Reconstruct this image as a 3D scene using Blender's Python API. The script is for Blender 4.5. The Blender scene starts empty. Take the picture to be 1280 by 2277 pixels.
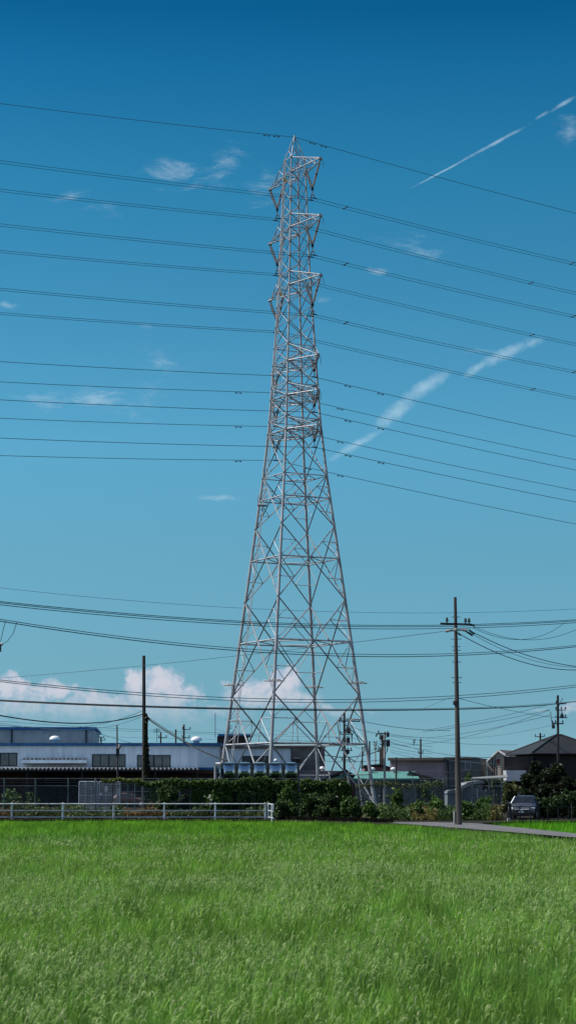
import bpy, math, random
import numpy as np
from mathutils import Vector, Matrix
R_ = math.radians
S = bpy.context.scene
# ------------------------------------------------------------------ camera
F = 4250.0; H = 1.9; PITCH = math.atan((1755-1138.5)/F)
CP, SP = math.cos(PITCH), math.sin(PITCH)
cam = bpy.data.cameras.new('camera'); camo = bpy.data.objects.new('camera', cam)
S.collection.objects.link(camo); S.camera = camo
cam.sensor_fit = 'VERTICAL'; cam.sensor_height = 36; cam.sensor_width = 36
cam.lens = F/2277*36; cam.clip_start = 0.5; cam.clip_end = 12000
camo.location = (0, 0, H); camo.rotation_euler = (R_(90)+PITCH, 0, 0)
cam.dof.use_dof = True; cam.dof.focus_distance = 190; cam.dof.aperture_fstop = 4.5

def ray(px, py):
    a = (px-640)/F; b = (1138.5-py)/F
    return Vector((a, CP-SP*b, SP+CP*b))
def W(px, py, Y):
    d = ray(px, py); return Vector((d.x*Y/d.y, Y, H+d.z*Y/d.y))
def G(px, py, z=0.0):
    d = ray(px, py); t = (z-H)/d.z; return Vector((d.x*t, d.y*t, z))
def proj(P):
    x, y, z = P[0], P[1], P[2]-H
    dep = y*CP+z*SP; up = -y*SP+z*CP
    return 640+F*x/dep, 1138.5-F*up/dep
def X(px, Y, py=1755): return W(px, py, Y).x
def Z(py, Y): return W(640, py, Y).z

# ------------------------------------------------------------------ sun, sky
SUN_AZ, SUN_EL = -86.0, 50.0            # azimuth from +Y (view), negative = left
sd = Vector((math.sin(R_(SUN_AZ))*math.cos(R_(SUN_EL)), math.cos(R_(SUN_AZ))*math.cos(R_(SUN_EL)), math.sin(R_(SUN_EL))))
sl = bpy.data.lights.new('sun', 'SUN'); sl.energy = 4.4; sl.angle = R_(0.5); sl.color = (1, .955, .89)
so = bpy.data.objects.new('sun', sl); S.collection.objects.link(so)
so.rotation_euler = sd.to_track_quat('Z', 'Y').to_euler(); so.location = (0, 0, 60)
wd = bpy.data.worlds.new('World'); S.world = wd; wd.use_nodes = True
nt = wd.node_tree; nt.nodes.clear(); N = nt.nodes; L = nt.links
def nd(t, **k):
    n = N.new(t)
    for a, b in k.items(): setattr(n, a, b)
    return n
def mth(op, a, b=None, c=None, clamp=False):
    n = nd('ShaderNodeMath', operation=op, use_clamp=clamp)
    for i, v in enumerate((a, b, c)):
        if v is None: continue
        if isinstance(v, (int, float)): n.inputs[i].default_value = v
        else: L.new(v, n.inputs[i])
    return n.outputs[0]
def vm(op, a, b=None, out=0):
    n = nd('ShaderNodeVectorMath', operation=op)
    for i, v in enumerate((a, b)):
        if v is None: continue
        if isinstance(v, (tuple, list)): n.inputs[i].default_value = v
        else: L.new(v, n.inputs[i])
    return n.outputs[out]
sky = nd('ShaderNodeTexSky', sky_type='NISHITA', sun_disc=False, sun_elevation=R_(SUN_EL), sun_rotation=R_(SUN_AZ))
sky.air_density = 1.0; sky.dust_density = 0.6; sky.ozone_density = 2.0
SKY_STRENGTH = 0.103
tc = nd('ShaderNodeTexCoord'); sx = nd('ShaderNodeSeparateXYZ'); L.new(tc.outputs['Generated'], sx.inputs[0])
# tint of the sky by elevation (sin of elevation)
tint = nd('ShaderNodeValToRGB'); tint.color_ramp.interpolation = 'LINEAR'
TINT = [(0.0, (1, 1, 1)), (1.0, (1, 1, 1))]
TINT = [(0.0000, (0.363, 0.733, 1.202)), (0.0127, (0.363, 0.733, 1.160)), (0.0359, (0.291, 0.578, 0.863)), (0.0592, (0.297, 0.574, 0.763)), (0.1176, (0.317, 0.640, 0.730)), (0.1757, (0.316, 0.759, 0.837)), (0.2444, (0.212, 0.690, 0.779)), (0.3109, (0.119, 0.621, 0.733)), (0.3640, (0.046, 0.481, 0.656)), (0.3907, (0.019, 0.375, 0.550)), (0.8000, (0.021, 0.336, 0.518))]  #TINTLINE
cr = tint.color_ramp
while len(cr.elements) < len(TINT): cr.elements.new(0.5)
for e, (p, c) in zip(cr.elements, TINT): e.position = p; e.color = (*c, 1)
L.new(mth('MAXIMUM', sx.outputs[2], 0.0), tint.inputs[0])
mul = nd('ShaderNodeMix', data_type='RGBA', blend_type='MULTIPLY'); mul.inputs[0].default_value = 1
L.new(sky.outputs[0], mul.inputs[6]); L.new(tint.outputs[0], mul.inputs[7])
# the haze-free deep blue is only ahead of the camera; overhead and behind, the raw sky
raw = nd('ShaderNodeVectorMath', operation='SCALE'); L.new(sky.outputs[0], raw.inputs[0]); raw.inputs[3].default_value = .95
def _ss(x, lo, hi):
    n = nd('ShaderNodeMapRange', interpolation_type='SMOOTHSTEP'); L.new(x, n.inputs[0]); n.inputs[1].default_value = lo; n.inputs[2].default_value = hi; return n.outputs[0]
away = mth('MAXIMUM', _ss(sx.outputs[1], .35, -.35), _ss(sx.outputs[2], .5, .85))
mx0 = nd('ShaderNodeMix', data_type='RGBA'); L.new(away, mx0.inputs[0]); L.new(mul.outputs[2], mx0.inputs[6]); L.new(raw.outputs[0], mx0.inputs[7])
skycol = mx0.outputs[2]
# clouds laid out by direction: u = x/y, v = z/y
ysafe = mth('MAXIMUM', sx.outputs[1], 0.02)
cu = nd('ShaderNodeCombineXYZ'); L.new(mth('DIVIDE', sx.outputs[0], ysafe), cu.inputs[0]); L.new(mth('DIVIDE', sx.outputs[2], ysafe), cu.inputs[1])
UV = cu.outputs[0]
def uv(px, py): d = ray(px, py); return d.x/d.y, d.z/d.y
def noise(vec, scale, detail=6, rough=.6, dim='3D', dist=0):
    n = nd('ShaderNodeTexNoise', noise_dimensions=dim); L.new(vec, n.inputs['Vector'])
    n.inputs['Scale'].default_value = scale; n.inputs['Detail'].default_value = detail
    n.inputs['Roughness'].default_value = rough; n.inputs['Distortion'].default_value = dist
    return n
def warp(vec, scale, amp):
    n = noise(vec, scale, 3)
    s = vm('SUBTRACT', n.outputs['Color'], (.5, .5, .5)); m = vm('MULTIPLY', s, (amp, amp, 0)); return vm('ADD', vec, m)
def blobs(vec, lst):
    cur = None
    for (px, py, rx, ry, ang, amp) in lst:
        u0, v0 = uv(px, py); t = R_(ang); rx /= F; ry /= F; c, s = math.cos(t), math.sin(t)
        p = vm('SUBTRACT', vec, (u0, v0, 0))
        cc = nd('ShaderNodeCombineXYZ')
        L.new(vm('DOT_PRODUCT', p, (c/rx, s/rx, 0), 1), cc.inputs[0]); L.new(vm('DOT_PRODUCT', p, (-s/ry, c/ry, 0), 1), cc.inputs[1])
        d = mth('MULTIPLY', mth('SUBTRACT', 1.0, vm('LENGTH', cc.outputs[0], None, 1)), amp)
        cur = d if cur is None else mth('MAXIMUM', cur, d)
    return cur
def sstep(x, lo, hi):
    n = nd('ShaderNodeMapRange', interpolation_type='SMOOTHSTEP'); L.new(x, n.inputs[0])
    n.inputs[1].default_value = lo; n.inputs[2].default_value = hi; return n.outputs[0]
wis = warp(UV, 22, .018)
cir = blobs(wis, [(370,378,80,32,12,1.0),(490,375,78,50,35,.62),(590,415,58,42,60,.5),(160,443,59,15,2,.62),(235,470,65,17,0,.3),
  (350,800,59,30,-20,.7),(215,888,97,32,-4,1.0),(110,885,104,25,4,.6),(320,880,71,42,60,.35),(325,726,28,8,0,.7),(480,1101,57,10,3,.85),
  (920,555,91,27,-15,.62),(838,606,31,13,0,1.1),(718,676,33,10,0,.6),(1270,285,33,42,0,.75),(12,679,33,10,0,.8),(1060,770,91,10,-5,.35),(420,420,78,15,4,.45),(900,530,52,15,5,.4)])
st = nd('ShaderNodeMapping'); L.new(wis, st.inputs[0]); st.inputs['Scale'].default_value = (.7, 2.2, 1); st.inputs['Rotation'].default_value = (0, 0, R_(-15))
nz = noise(st.outputs[0], 95, 10, .72)
cird = sstep(mth('ADD', cir, mth('MULTIPLY', mth('SUBTRACT', nz.outputs[0], .50), 2.9)), .0, 1.5)
cird = mth('MULTIPLY', cird, mth('MULTIPLY', sstep(cir, -.55, .4), .46))
wt = warp(UV, 160, .0022)
thin = blobs(warp(UV, 60, .0012), [(985,380,98,3.2,28.6,1.3),(1100,318,100,5.0,28.6,1.15),(1205,256,22,5,32,.9),(1252,230,45,6,33,.95)])
trail = blobs(wt, [(945,860,75,20,32,1.15),(880,915,75,22,38,1.15),
   (790,990,80,12,30,1.0),(1120,788,75,17,25,1.15),(1060,818,45,12,33,.9),(1185,760,30,14,20,.8)])
trail = mth('MAXIMUM', trail, thin)
nz2 = noise(wt, 190, 6, .65)
trd = mth('MULTIPLY', sstep(mth('ADD', trail, mth('MULTIPLY', mth('SUBTRACT', nz2.outputs[0], .45), 1.5)), -.1, 1.4), .46)
trd = mth('MULTIPLY', trd, sstep(trail, -.15, .25))
wc = warp(UV, 90, .010)
cum = blobs(wc, [(355,1520,62,44,0,1.1),(300,1518,44,34,0,1.05),(345,1500,30,22,0,1.1),(395,1545,60,30,0,.9),(330,1560,110,34,0,.9),(200,1562,120,34,0,.8),(110,1536,70,32,0,.9),(25,1530,80,34,0,.95),(180,1575,220,40,0,.8),(380,1585,140,40,0,.8),(60,1570,140,28,0,.8),
   (632,1512,46,36,0,1.1),(590,1542,110,42,0,1.0),(660,1555,70,30,0,.9),(520,1545,40,22,0,.8),(740,1578,70,18,0,.6),(810,1586,30,8,0,.6),(1268,1572,42,20,0,.9),(1200,1580,30,8,0,.5),(470,1585,160,22,0,.45),(120,1600,200,16,0,.45)])
nc = noise(wc, 120, 8, .6)
cumd = sstep(mth('ADD', cum, mth('MULTIPLY', mth('SUBTRACT', nc.outputs[0], .5), 1.5)), .05, .42)
vv = nd('ShaderNodeSeparateXYZ'); L.new(UV, vv.inputs[0])
v_lo, v_hi = uv(640, 1625)[1], uv(640, 1520)[1]
cumd = mth('MULTIPLY', cumd, mth('ADD', mth('MULTIPLY', sstep(vv.outputs[1], v_lo, v_hi), .75), .06))
relief = sstep(mth('ADD', noise(warp(vm('ADD', UV, (0.0025, -.002, 0)), 90, .01), 150, 5, .6).outputs[0], mth('MULTIPLY', cum, .25)), .42, .78)
cc = nd('ShaderNodeMix', data_type='RGBA'); L.new(relief, cc.inputs[0])
cc.inputs[6].default_value = (.30, .40, .52, 1); cc.inputs[7].default_value = (.57, .55, .61, 1)   #CLOUDCOL
def div(c): return c
K = 1/SKY_STRENGTH
def over(base, col, fac):
    m = nd('ShaderNodeMix', data_type='RGBA'); L.new(fac, m.inputs[0]); L.new(base, m.inputs[6])
    if isinstance(col, tuple): m.inputs[7].default_value = (*[c*K for c in col], 1)
    else:
        s = nd('ShaderNodeVectorMath', operation='SCALE'); L.new(col, s.inputs[0]); s.inputs[3].default_value = K; L.new(s.outputs[0], m.inputs[7])
    return m.outputs[2]
c1 = over(skycol, (.46, .58, .68), cird)
c2 = over(c1, (.44, .60, .70), trd)
c3 = over(c2, cc.outputs[2], cumd)
front = mth('GREATER_THAN', sx.outputs[1], 0.05)
fm = nd('ShaderNodeMix', data_type='RGBA'); L.new(front, fm.inputs[0]); L.new(skycol, fm.inputs[6]); L.new(c3, fm.inputs[7])
bg = nd('ShaderNodeBackground'); L.new(fm.outputs[2], bg.inputs[0]); bg.inputs[1].default_value = SKY_STRENGTH
ow = nd('ShaderNodeOutputWorld'); L.new(bg.outputs[0], ow.inputs[0])
S.view_settings.view_transform = 'Standard'; S.view_settings.look = 'None'; S.view_settings.gamma = 1
S.view_settings.exposure = 0.3
S.render.engine = 'CYCLES'
S.cycles.max_bounces = 5; S.cycles.diffuse_bounces = 2; S.cycles.glossy_bounces = 3; S.cycles.transmission_bounces = 3; S.cycles.transparent_max_bounces = 8
S.cycles.caustics_reflective = False; S.cycles.caustics_refractive = False

# ------------------------------------------------------------------ materials
def mat(name, col, rough=.7, metal=0.0, ns=0, na=.25, col2=None, bump=0, spec=.35, stretch=(1, 1, 1), detail=5):
    m = bpy.data.materials.new(name); m.use_nodes = True; t = m.node_tree; b = t.nodes['Principled BSDF']
    b.inputs['Base Color'].default_value = (*col, 1); b.inputs['Roughness'].default_value = rough
    b.inputs['Metallic'].default_value = metal; b.inputs['Specular IOR Level'].default_value = spec
    if ns:
        tx = t.nodes.new('ShaderNodeTexCoord'); mp = t.nodes.new('ShaderNodeMapping'); mp.inputs['Scale'].default_value = stretch
        t.links.new(tx.outputs['Object'], mp.inputs[0])
        n = t.nodes.new('ShaderNodeTexNoise'); n.inputs['Scale'].default_value = ns; n.inputs['Detail'].default_value = detail; n.inputs['Roughness'].default_value = .65
        t.links.new(mp.outputs[0], n.inputs['Vector'])
        r = t.nodes.new('ShaderNodeValToRGB'); t.links.new(n.outputs[0], r.inputs[0])
        c2 = col2 if col2 else tuple(c*(1-na) for c in col); c1 = tuple(min(1, c*(1+na*.6)) for c in col) if not col2 else col
        r.color_ramp.elements[0].position = .36; r.color_ramp.elements[0].color = (*c2, 1)
        r.color_ramp.elements[1].position = .64; r.color_ramp.elements[1].color = (*c1, 1)
        t.links.new(r.outputs[0], b.inputs['Base Color'])
        if bump:
            bp = t.nodes.new('ShaderNodeBump'); bp.inputs['Strength'].default_value = bump; bp.inputs['Distance'].default_value = .05
            t.links.new(n.outputs[0], bp.inputs['Height']); t.links.new(bp.outputs[0], b.inputs['Normal'])
    return m
def leafmat(name, trans=.35, rough=.55, spec=.3):
    m = bpy.data.materials.new(name); m.use_nodes = True; t = m.node_tree; b = t.nodes['Principled BSDF']; o = t.nodes['Material Output']
    at = t.nodes.new('ShaderNodeAttribute'); at.attribute_name = 'col'
    t.links.new(at.outputs['Color'], b.inputs['Base Color']); b.inputs['Roughness'].default_value = rough; b.inputs['Specular IOR Level'].default_value = spec
    tr = t.nodes.new('ShaderNodeBsdfTranslucent'); t.links.new(at.outputs['Color'], tr.inputs[0])
    mx = t.nodes.new('ShaderNodeMixShader'); mx.inputs[0].default_value = trans
    t.links.new(b.outputs[0], mx.inputs[1]); t.links.new(tr.outputs[0], mx.inputs[2]); t.links.new(mx.outputs[0], o.inputs[0])
    return m
def ribmat(name, col, scale, axis=0, dark=.75, rough=.6, metal=0, bump=.6):
    """corrugated / ribbed sheet: real-height bump from a wave along one axis plus grime"""
    m = mat(name, col, rough, metal, ns=.6, na=.22); t = m.node_tree; b = t.nodes['Principled BSDF']
    tx = t.nodes.new('ShaderNodeTexCoord'); w = t.nodes.new('ShaderNodeTexWave'); w.wave_type = 'BANDS'; w.bands_direction = 'XYZ'[axis]
    w.inputs['Scale'].default_value = scale; t.links.new(tx.outputs['Object'], w.inputs['Vector'])
    bp = t.nodes.new('ShaderNodeBump'); bp.inputs['Strength'].default_value = bump; bp.inputs['Distance'].default_value = .04
    t.links.new(w.outputs[0], bp.inputs['Height']); t.links.new(bp.outputs[0], b.inputs['Normal'])
    return m
M = dict(
 steel=mat('galvanised_steel', (.35,.37,.39), .62, .2, ns=.8, na=.22),
 arm=mat('arm_steel', (.36,.36,.37), .55, .2, ns=1.2, na=.25),
 insul=mat('insulator_grey', (.34,.31,.30), .35, 0, ns=2, na=.2),
 iron=mat('dark_fitting', (.04,.042,.05), .6, .3, ns=3),
 wire=mat('wire_dark', (.028,.085,.115), .7, .0),  # teal tint puts the haze into the wire colour
 cable=mat('cable_black', (.014,.018,.022), .8, .0),
 yellow=mat('yellow_plate', (.55,.36,.10), .6),
 concrete=mat('pole_concrete', (.085,.075,.07), .85, ns=2.5, na=.35, bump=.2, stretch=(1,1,.15)),
 oldwood=mat('old_pole', (.06,.05,.047), .9, ns=2.5, na=.4, stretch=(1,1,.12)),
 conclight=mat('concrete_light', (.36,.35,.34), .9, ns=1.5, na=.3, bump=.2),
 bank=mat('bank_concrete_shade', (.006,.006,.005), .95, ns=1.2, na=.5, bump=.3, spec=0),
 soil=mat('paddy_soil', (.035,.045,.022), .95, ns=1.0, na=.4),
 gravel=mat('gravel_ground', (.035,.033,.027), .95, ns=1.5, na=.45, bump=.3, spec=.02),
 asphalt=mat('lane_concrete', (.15,.148,.15), .9, ns=.9, na=.3, bump=.15, spec=.08),
 railw=mat('rail_paint', (.56,.61,.66), .5, .1, ns=1.6, na=.3),
 fence=mat('fence_metal', (.17,.20,.21), .5, .5, ns=3),
 mesh=mat('mesh_wire', (.30,.33,.34), .5, .5),
 bluew=mat('wall_pale_blue', (.60,.74,.86), .8, ns=1.6, na=.16, stretch=(1,1,.10)),
 greyw=ribmat('wall_grey_ribbed', (.50,.47,.43), 3.0),
 bluet=mat('blue_trim', (.025,.13,.30), .5, ns=1, na=.25),
 darkb=mat('dark_cladding_and_shade', (.035,.025,.022), .85, ns=1.2, na=.5),
 brown=mat('brown_beam', (.07,.035,.025), .8, ns=1, na=.3),
 poly=mat('corrugated_sheet', (.46,.47,.47), .5, ns=2, na=.35),
 glass=mat('window_glass', (.05,.07,.08), .12, 0, ns=.7, na=.35, spec=.6),
 curtain=mat('curtained_glass', (.10,.135,.135), .45, 0, ns=1.1, na=.25, spec=.6),
 frame=mat('window_frame', (.012,.022,.03), .5),
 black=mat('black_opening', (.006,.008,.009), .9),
 white=mat('white_paint', (.78,.78,.78), .5, ns=2, na=.1),
 tank=mat('tank_stainless', (.26,.35,.44), .08, 1.0, ns=.7, na=.12),
 pink=ribmat('pink_siding', (.44,.34,.35), 2.4, 0, bump=.5),
 pinkd=ribmat('mauve_siding', (.24,.15,.17), 2.0, 0),
 beige=ribmat('beige_siding', (.46,.40,.33), 2.0, 0),
 greyb=mat('grey_render', (.16,.155,.15), .85, ns=.6, na=.3),
 flatroof=mat('roof_grey_brown', (.14,.12,.11), .8, ns=.6, na=.3),
 green=ribmat('green_roof', (.12,.31,.26), 2.2, 0, rough=.45),
 tile=ribmat('dark_roof_tile', (.022,.025,.028), 3.2, 2, rough=.6, bump=.9),
 housew=mat('house_wall', (.030,.027,.026), .85, ns=.8, na=.25),
 balc=mat('balcony_white', (.62,.60,.62), .7, ns=1.2, na=.1),
 redw=mat('red_shutter', (.25,.05,.03), .6),
 shedroof=mat('shed_roof', (.40,.39,.39), .6, ns=1, na=.15),
 panel=ribmat('translucent_panel', (.16,.185,.20), 4.0, 0),
 bark=mat('bark', (.05,.04,.03), .9, ns=5),
 carsilver=mat('car_paint_silver_shaded', (.12,.118,.135), .28, .5, spec=.5),  # silver darkened so the paint carries the shade of the trees
 carred=mat('car_paint_maroon', (.028,.005,.010), .5, .3, spec=.6),
 carglass=mat('car_glass', (.01,.013,.016), .06, 0, spec=.7),
 carblue=mat('car_side_glass', (.05,.20,.30), .05, .6, spec=.7),
 tyre=mat('tyre_rubber', (.015,.015,.015), .9),
 lamp=mat('headlight_lens', (.75,.78,.80), .1, .3),
 plate=mat('plate_white', (.6,.62,.6), .5),
 blackp=mat('black_plastic', (.02,.02,.022), .5),
 leaf=leafmat('leaf', .30), rice=leafmat('rice_leaf', .36, .6, .12),
)

# ------------------------------------------------------------------ mesh helpers
class MB:
    def __init__(s): s.v = []; s.f = []
    def add(s, vs, fs):
        o = len(s.v); s.v += [tuple(v) for v in vs]; s.f += [tuple(i+o for i in f) for f in fs]; return s
    def box(s, x0, x1, y0, y1, z0, z1, rot=0, c=None):
        vs = [(x, y, z) for z in (z0, z1) for (x, y) in ((x0, y0), (x1, y0), (x1, y1), (x0, y1))]
        if rot: vs = [rz(v, rot, c) for v in vs]
        return s.add(vs, [(3,2,1,0),(4,5,6,7),(0,1,5,4),(1,2,6,5),(2,3,7,6),(3,0,4,7)])
    def tube(s, a, b, r0, r1=None, n=6, cap=True):
        a = Vector(a); b = Vector(b); r1 = r0 if r1 is None else r1
        d = (b-a)
        if d.length < 1e-6: return s
        d.normalize(); q = Vector((0, 0, 1)) if abs(d.z) < .9 else Vector((1, 0, 0))
        e1 = d.cross(q).normalized(); e2 = d.cross(e1)
        vs = []
        for p, r in ((a, r0), (b, r1)):
            for i in range(n):
                t = 2*math.pi*i/n; vs.append(p+e1*(r*math.cos(t))+e2*(r*math.sin(t)))
        fs = [(i, (i+1) % n, n+(i+1) % n, n+i) for i in range(n)]
        if cap: fs += [tuple(range(n-1, -1, -1)), tuple(range(n, 2*n))]
        return s.add(vs, fs)
    def path(s, pts, r, n=5):
        pts = [Vector(p) for p in pts]; vs = []
        for i, p in enumerate(pts):
            d = (pts[min(i+1, len(pts)-1)]-pts[max(i-1, 0)]).normalized()
            q = Vector((0, 0, 1)) if abs(d.z) < .95 else Vector((1, 0, 0))
            e1 = d.cross(q).normalized(); e2 = d.cross(e1)
            for k in range(n):
                t = 2*math.pi*k/n; vs.append(p+e1*(r*math.cos(t))+e2*(r*math.sin(t)))
        fs = []
        for i in range(len(pts)-1):
            for k in range(n): fs.append((i*n+k, i*n+(k+1) % n, (i+1)*n+(k+1) % n, (i+1)*n+k))
        return s.add(vs, fs)
    def lathe(s, c, prof, n=14, axis=2):
        vs = []
        for r, z in prof:
            for i in range(n):
                t = 2*math.pi*i/n; p = (r*math.cos(t), r*math.sin(t), z)
                if axis == 0: p = (p[2], p[0], p[1])
                if axis == 1: p = (p[0], p[2], p[1])
                vs.append((c[0]+p[0], c[1]+p[1], c[2]+p[2]))
        fs = [(j*n+i, j*n+(i+1) % n, (j+1)*n+(i+1) % n, (j+1)*n+i) for j in range(len(prof)-1) for i in range(n)]
        fs += [tuple(range(n-1, -1, -1)), tuple(range((len(prof)-1)*n, len(prof)*n))]
        return s.add(vs, fs)
    def prism(s, poly, d):    # poly: 3D pts, extruded by vector d
        n = len(poly); poly = [Vector(p) for p in poly]; d = Vector(d)
        return s.add(poly+[p+d for p in poly], [tuple(range(n)), tuple(range(2*n-1, n-1, -1))]+[(i, n+i, n+(i+1) % n, (i+1) % n) for i in range(n)])
    def rot(s, a, c):
        s.v = [rz(v, a, c) for v in s.v]; return s
    def build(s, name, m, parent=None, bevel=0, smooth=False):
        o3 = Vector(parent_loc(parent)) if parent else Vector((0, 0, 0))
        if parent is None and s.v:
            xs = [v[0] for v in s.v]; ys = [v[1] for v in s.v]; zs = [v[2] for v in s.v]
            o3 = Vector(((min(xs)+max(xs))/2, (min(ys)+max(ys))/2, min(zs)))
        me = bpy.data.meshes.new(name); me.from_pydata([(v[0]-o3.x, v[1]-o3.y, v[2]-o3.z) for v in s.v], [], s.f); me.update()
        import bmesh
        bm = bmesh.new(); bm.from_mesh(me); bmesh.ops.recalc_face_normals(bm, faces=bm.faces); bm.to_mesh(me); bm.free()
        if smooth:
            me.polygons.foreach_set('use_smooth', [True]*len(me.polygons))
        me.materials.append(M[m] if isinstance(m, str) else m)
        o = bpy.data.objects.new(name, me); S.collection.objects.link(o)
        if parent: o.parent = parent
        else: o.location = o3
        if bevel:
            b = o.modifiers.new('bevel', 'BEVEL'); b.width = bevel; b.segments = 2; b.limit_method = 'ANGLE'
        return o
def parent_loc(p):
    l = Vector((0, 0, 0))
    while p: l += p.location; p = p.parent
    return l
def rz(v, a, c):
    x, y = v[0]-c[0], v[1]-c[1]; return (c[0]+x*math.cos(a)-y*math.sin(a), c[1]+x*math.sin(a)+y*math.cos(a), v[2])
def tag(o, label=None, cat=None, group=None, kind=None):
    if label: o['label'] = label
    if cat: o['category'] = cat
    if group: o['group'] = group
    if kind: o['kind'] = kind
    return o
def thing(name, label, cat, loc, group=None):
    o = bpy.data.objects.new(name, None); o.empty_display_size = .3; S.collection.objects.link(o); o.location = loc
    return tag(o, label, cat, group)
def npmesh(name, V, Fq, cols, m, parent=None, loc=None, nv=4):
    """V (n,3) world coords, Fq (k,nv) faces, cols (n,3) per vertex"""
    o3 = np.array(parent_loc(parent)) if parent else np.array(loc if loc is not None else (0, 0, 0))
    me = bpy.data.meshes.new(name); me.vertices.add(len(V)); me.vertices.foreach_set('co', (V-o3).astype(np.float32).ravel())
    k = len(Fq); me.loops.add(k*nv); me.loops.foreach_set('vertex_index', Fq.astype(np.int32).ravel())
    me.polygons.add(k); me.polygons.foreach_set('loop_start', np.arange(0, k*nv, nv, dtype=np.int32)); me.polygons.foreach_set('loop_total', np.full(k, nv, dtype=np.int32))
    me.update(calc_edges=True)
    a = me.color_attributes.new('col', 'FLOAT_COLOR', 'POINT'); c4 = np.ones((len(V), 4), np.float32); c4[:, :3] = cols; a.data.foreach_set('color', c4.ravel())
    me.materials.append(M[m]); o = bpy.data.objects.new(name, me); S.collection.objects.link(o)
    if parent: o.parent = parent
    else: o.location = Vector(o3)
    return o
rng = np.random.default_rng(7)
def leafcloud(P, size, c1, c2, elong=1.7, droop=.2):
    n = len(P); a = rng.normal(size=(n, 3)); a[:, 2] = a[:, 2]*.6-droop; a /= np.linalg.norm(a, axis=1)[:, None]
    b = rng.normal(size=(n, 3)); b -= (b*a).sum(1)[:, None]*a; b /= np.linalg.norm(b, axis=1)[:, None]
    s = size*rng.uniform(.6, 1.35, n)[:, None]
    V = np.stack([P-a*s*elong*.5, P+b*s*.5, P+a*s*elong*.5, P-b*s*.5], 1).reshape(-1, 3)
    Fq = np.arange(4*n).reshape(n, 4)
    t = rng.uniform(0, 1, n)[:, None]; c = np.array(c1)*(1-t)+np.array(c2)*t
    return V, Fq, np.repeat(c, 4, 0)

# ------------------------------------------------------------------ GROUND
def G2(px, py): p = G(px, py); return (p.x, p.y)
eL = [G2(870, 1830), G2(1060, 1844), G2(1280, 1862.5)]
dx = (eL[2][0]-eL[1][0])/(eL[2][1]-eL[1][1]); eN = (eL[2][0]+dx*(45-eL[2][1]), 45)
rR = [G2(1280, 1853.5), G2(1150, 1840), G2(1075, 1832.5)]
dx2 = (rR[0][0]-rR[1][0])/(rR[0][1]-rR[1][1]); rN = (rR[0][0]+dx2*(45-rR[0][1])+.4, 45)
FARL = 123.0
p2far = [(G2(1075, 1832.5)[0]+.3, 110.5), (9.0+5, 117.0), (400, 118.0)]
land = [(-400, FARL), (G(608, 1820).x, FARL), (2.5, 117), eL[0], eL[1], eL[2], eN, rN, rR[0], rR[1], rR[2], p2far[0], p2far[1], p2far[2], (3500, 5000), (-3500, 5000)]
mb = MB(); n = 60
mb.add([(-5000, -400, -.75), (5000, -400, -.75), (5000, 7000, -.75), (-5000, 7000, -.75)], [(0, 1, 2, 3)])
tag(mb.build('ground', 'soil'), kind='structure')
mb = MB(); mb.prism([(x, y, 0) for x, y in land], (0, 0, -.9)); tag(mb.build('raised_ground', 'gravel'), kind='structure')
# concrete bank strip and kerb below the hedge, coloured near-black for the bushes' shade
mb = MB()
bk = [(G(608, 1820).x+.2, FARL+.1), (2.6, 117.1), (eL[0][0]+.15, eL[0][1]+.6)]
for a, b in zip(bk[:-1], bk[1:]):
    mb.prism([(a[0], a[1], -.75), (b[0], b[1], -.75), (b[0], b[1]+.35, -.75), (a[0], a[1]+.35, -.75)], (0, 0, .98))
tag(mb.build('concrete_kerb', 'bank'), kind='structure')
mb = MB()
road = [eL[0], eL[1], eL[2], eN, rN, rR[0], rR[1], rR[2], (rR[2][0]-.2, 109), (8.6, 113), (5.5, 113)]
mb.add([(x, y, .004+(0.0)) for x, y in road], [tuple(range(len(road)))]); tag(mb.build('lane', 'asphalt'), kind='structure')
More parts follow.
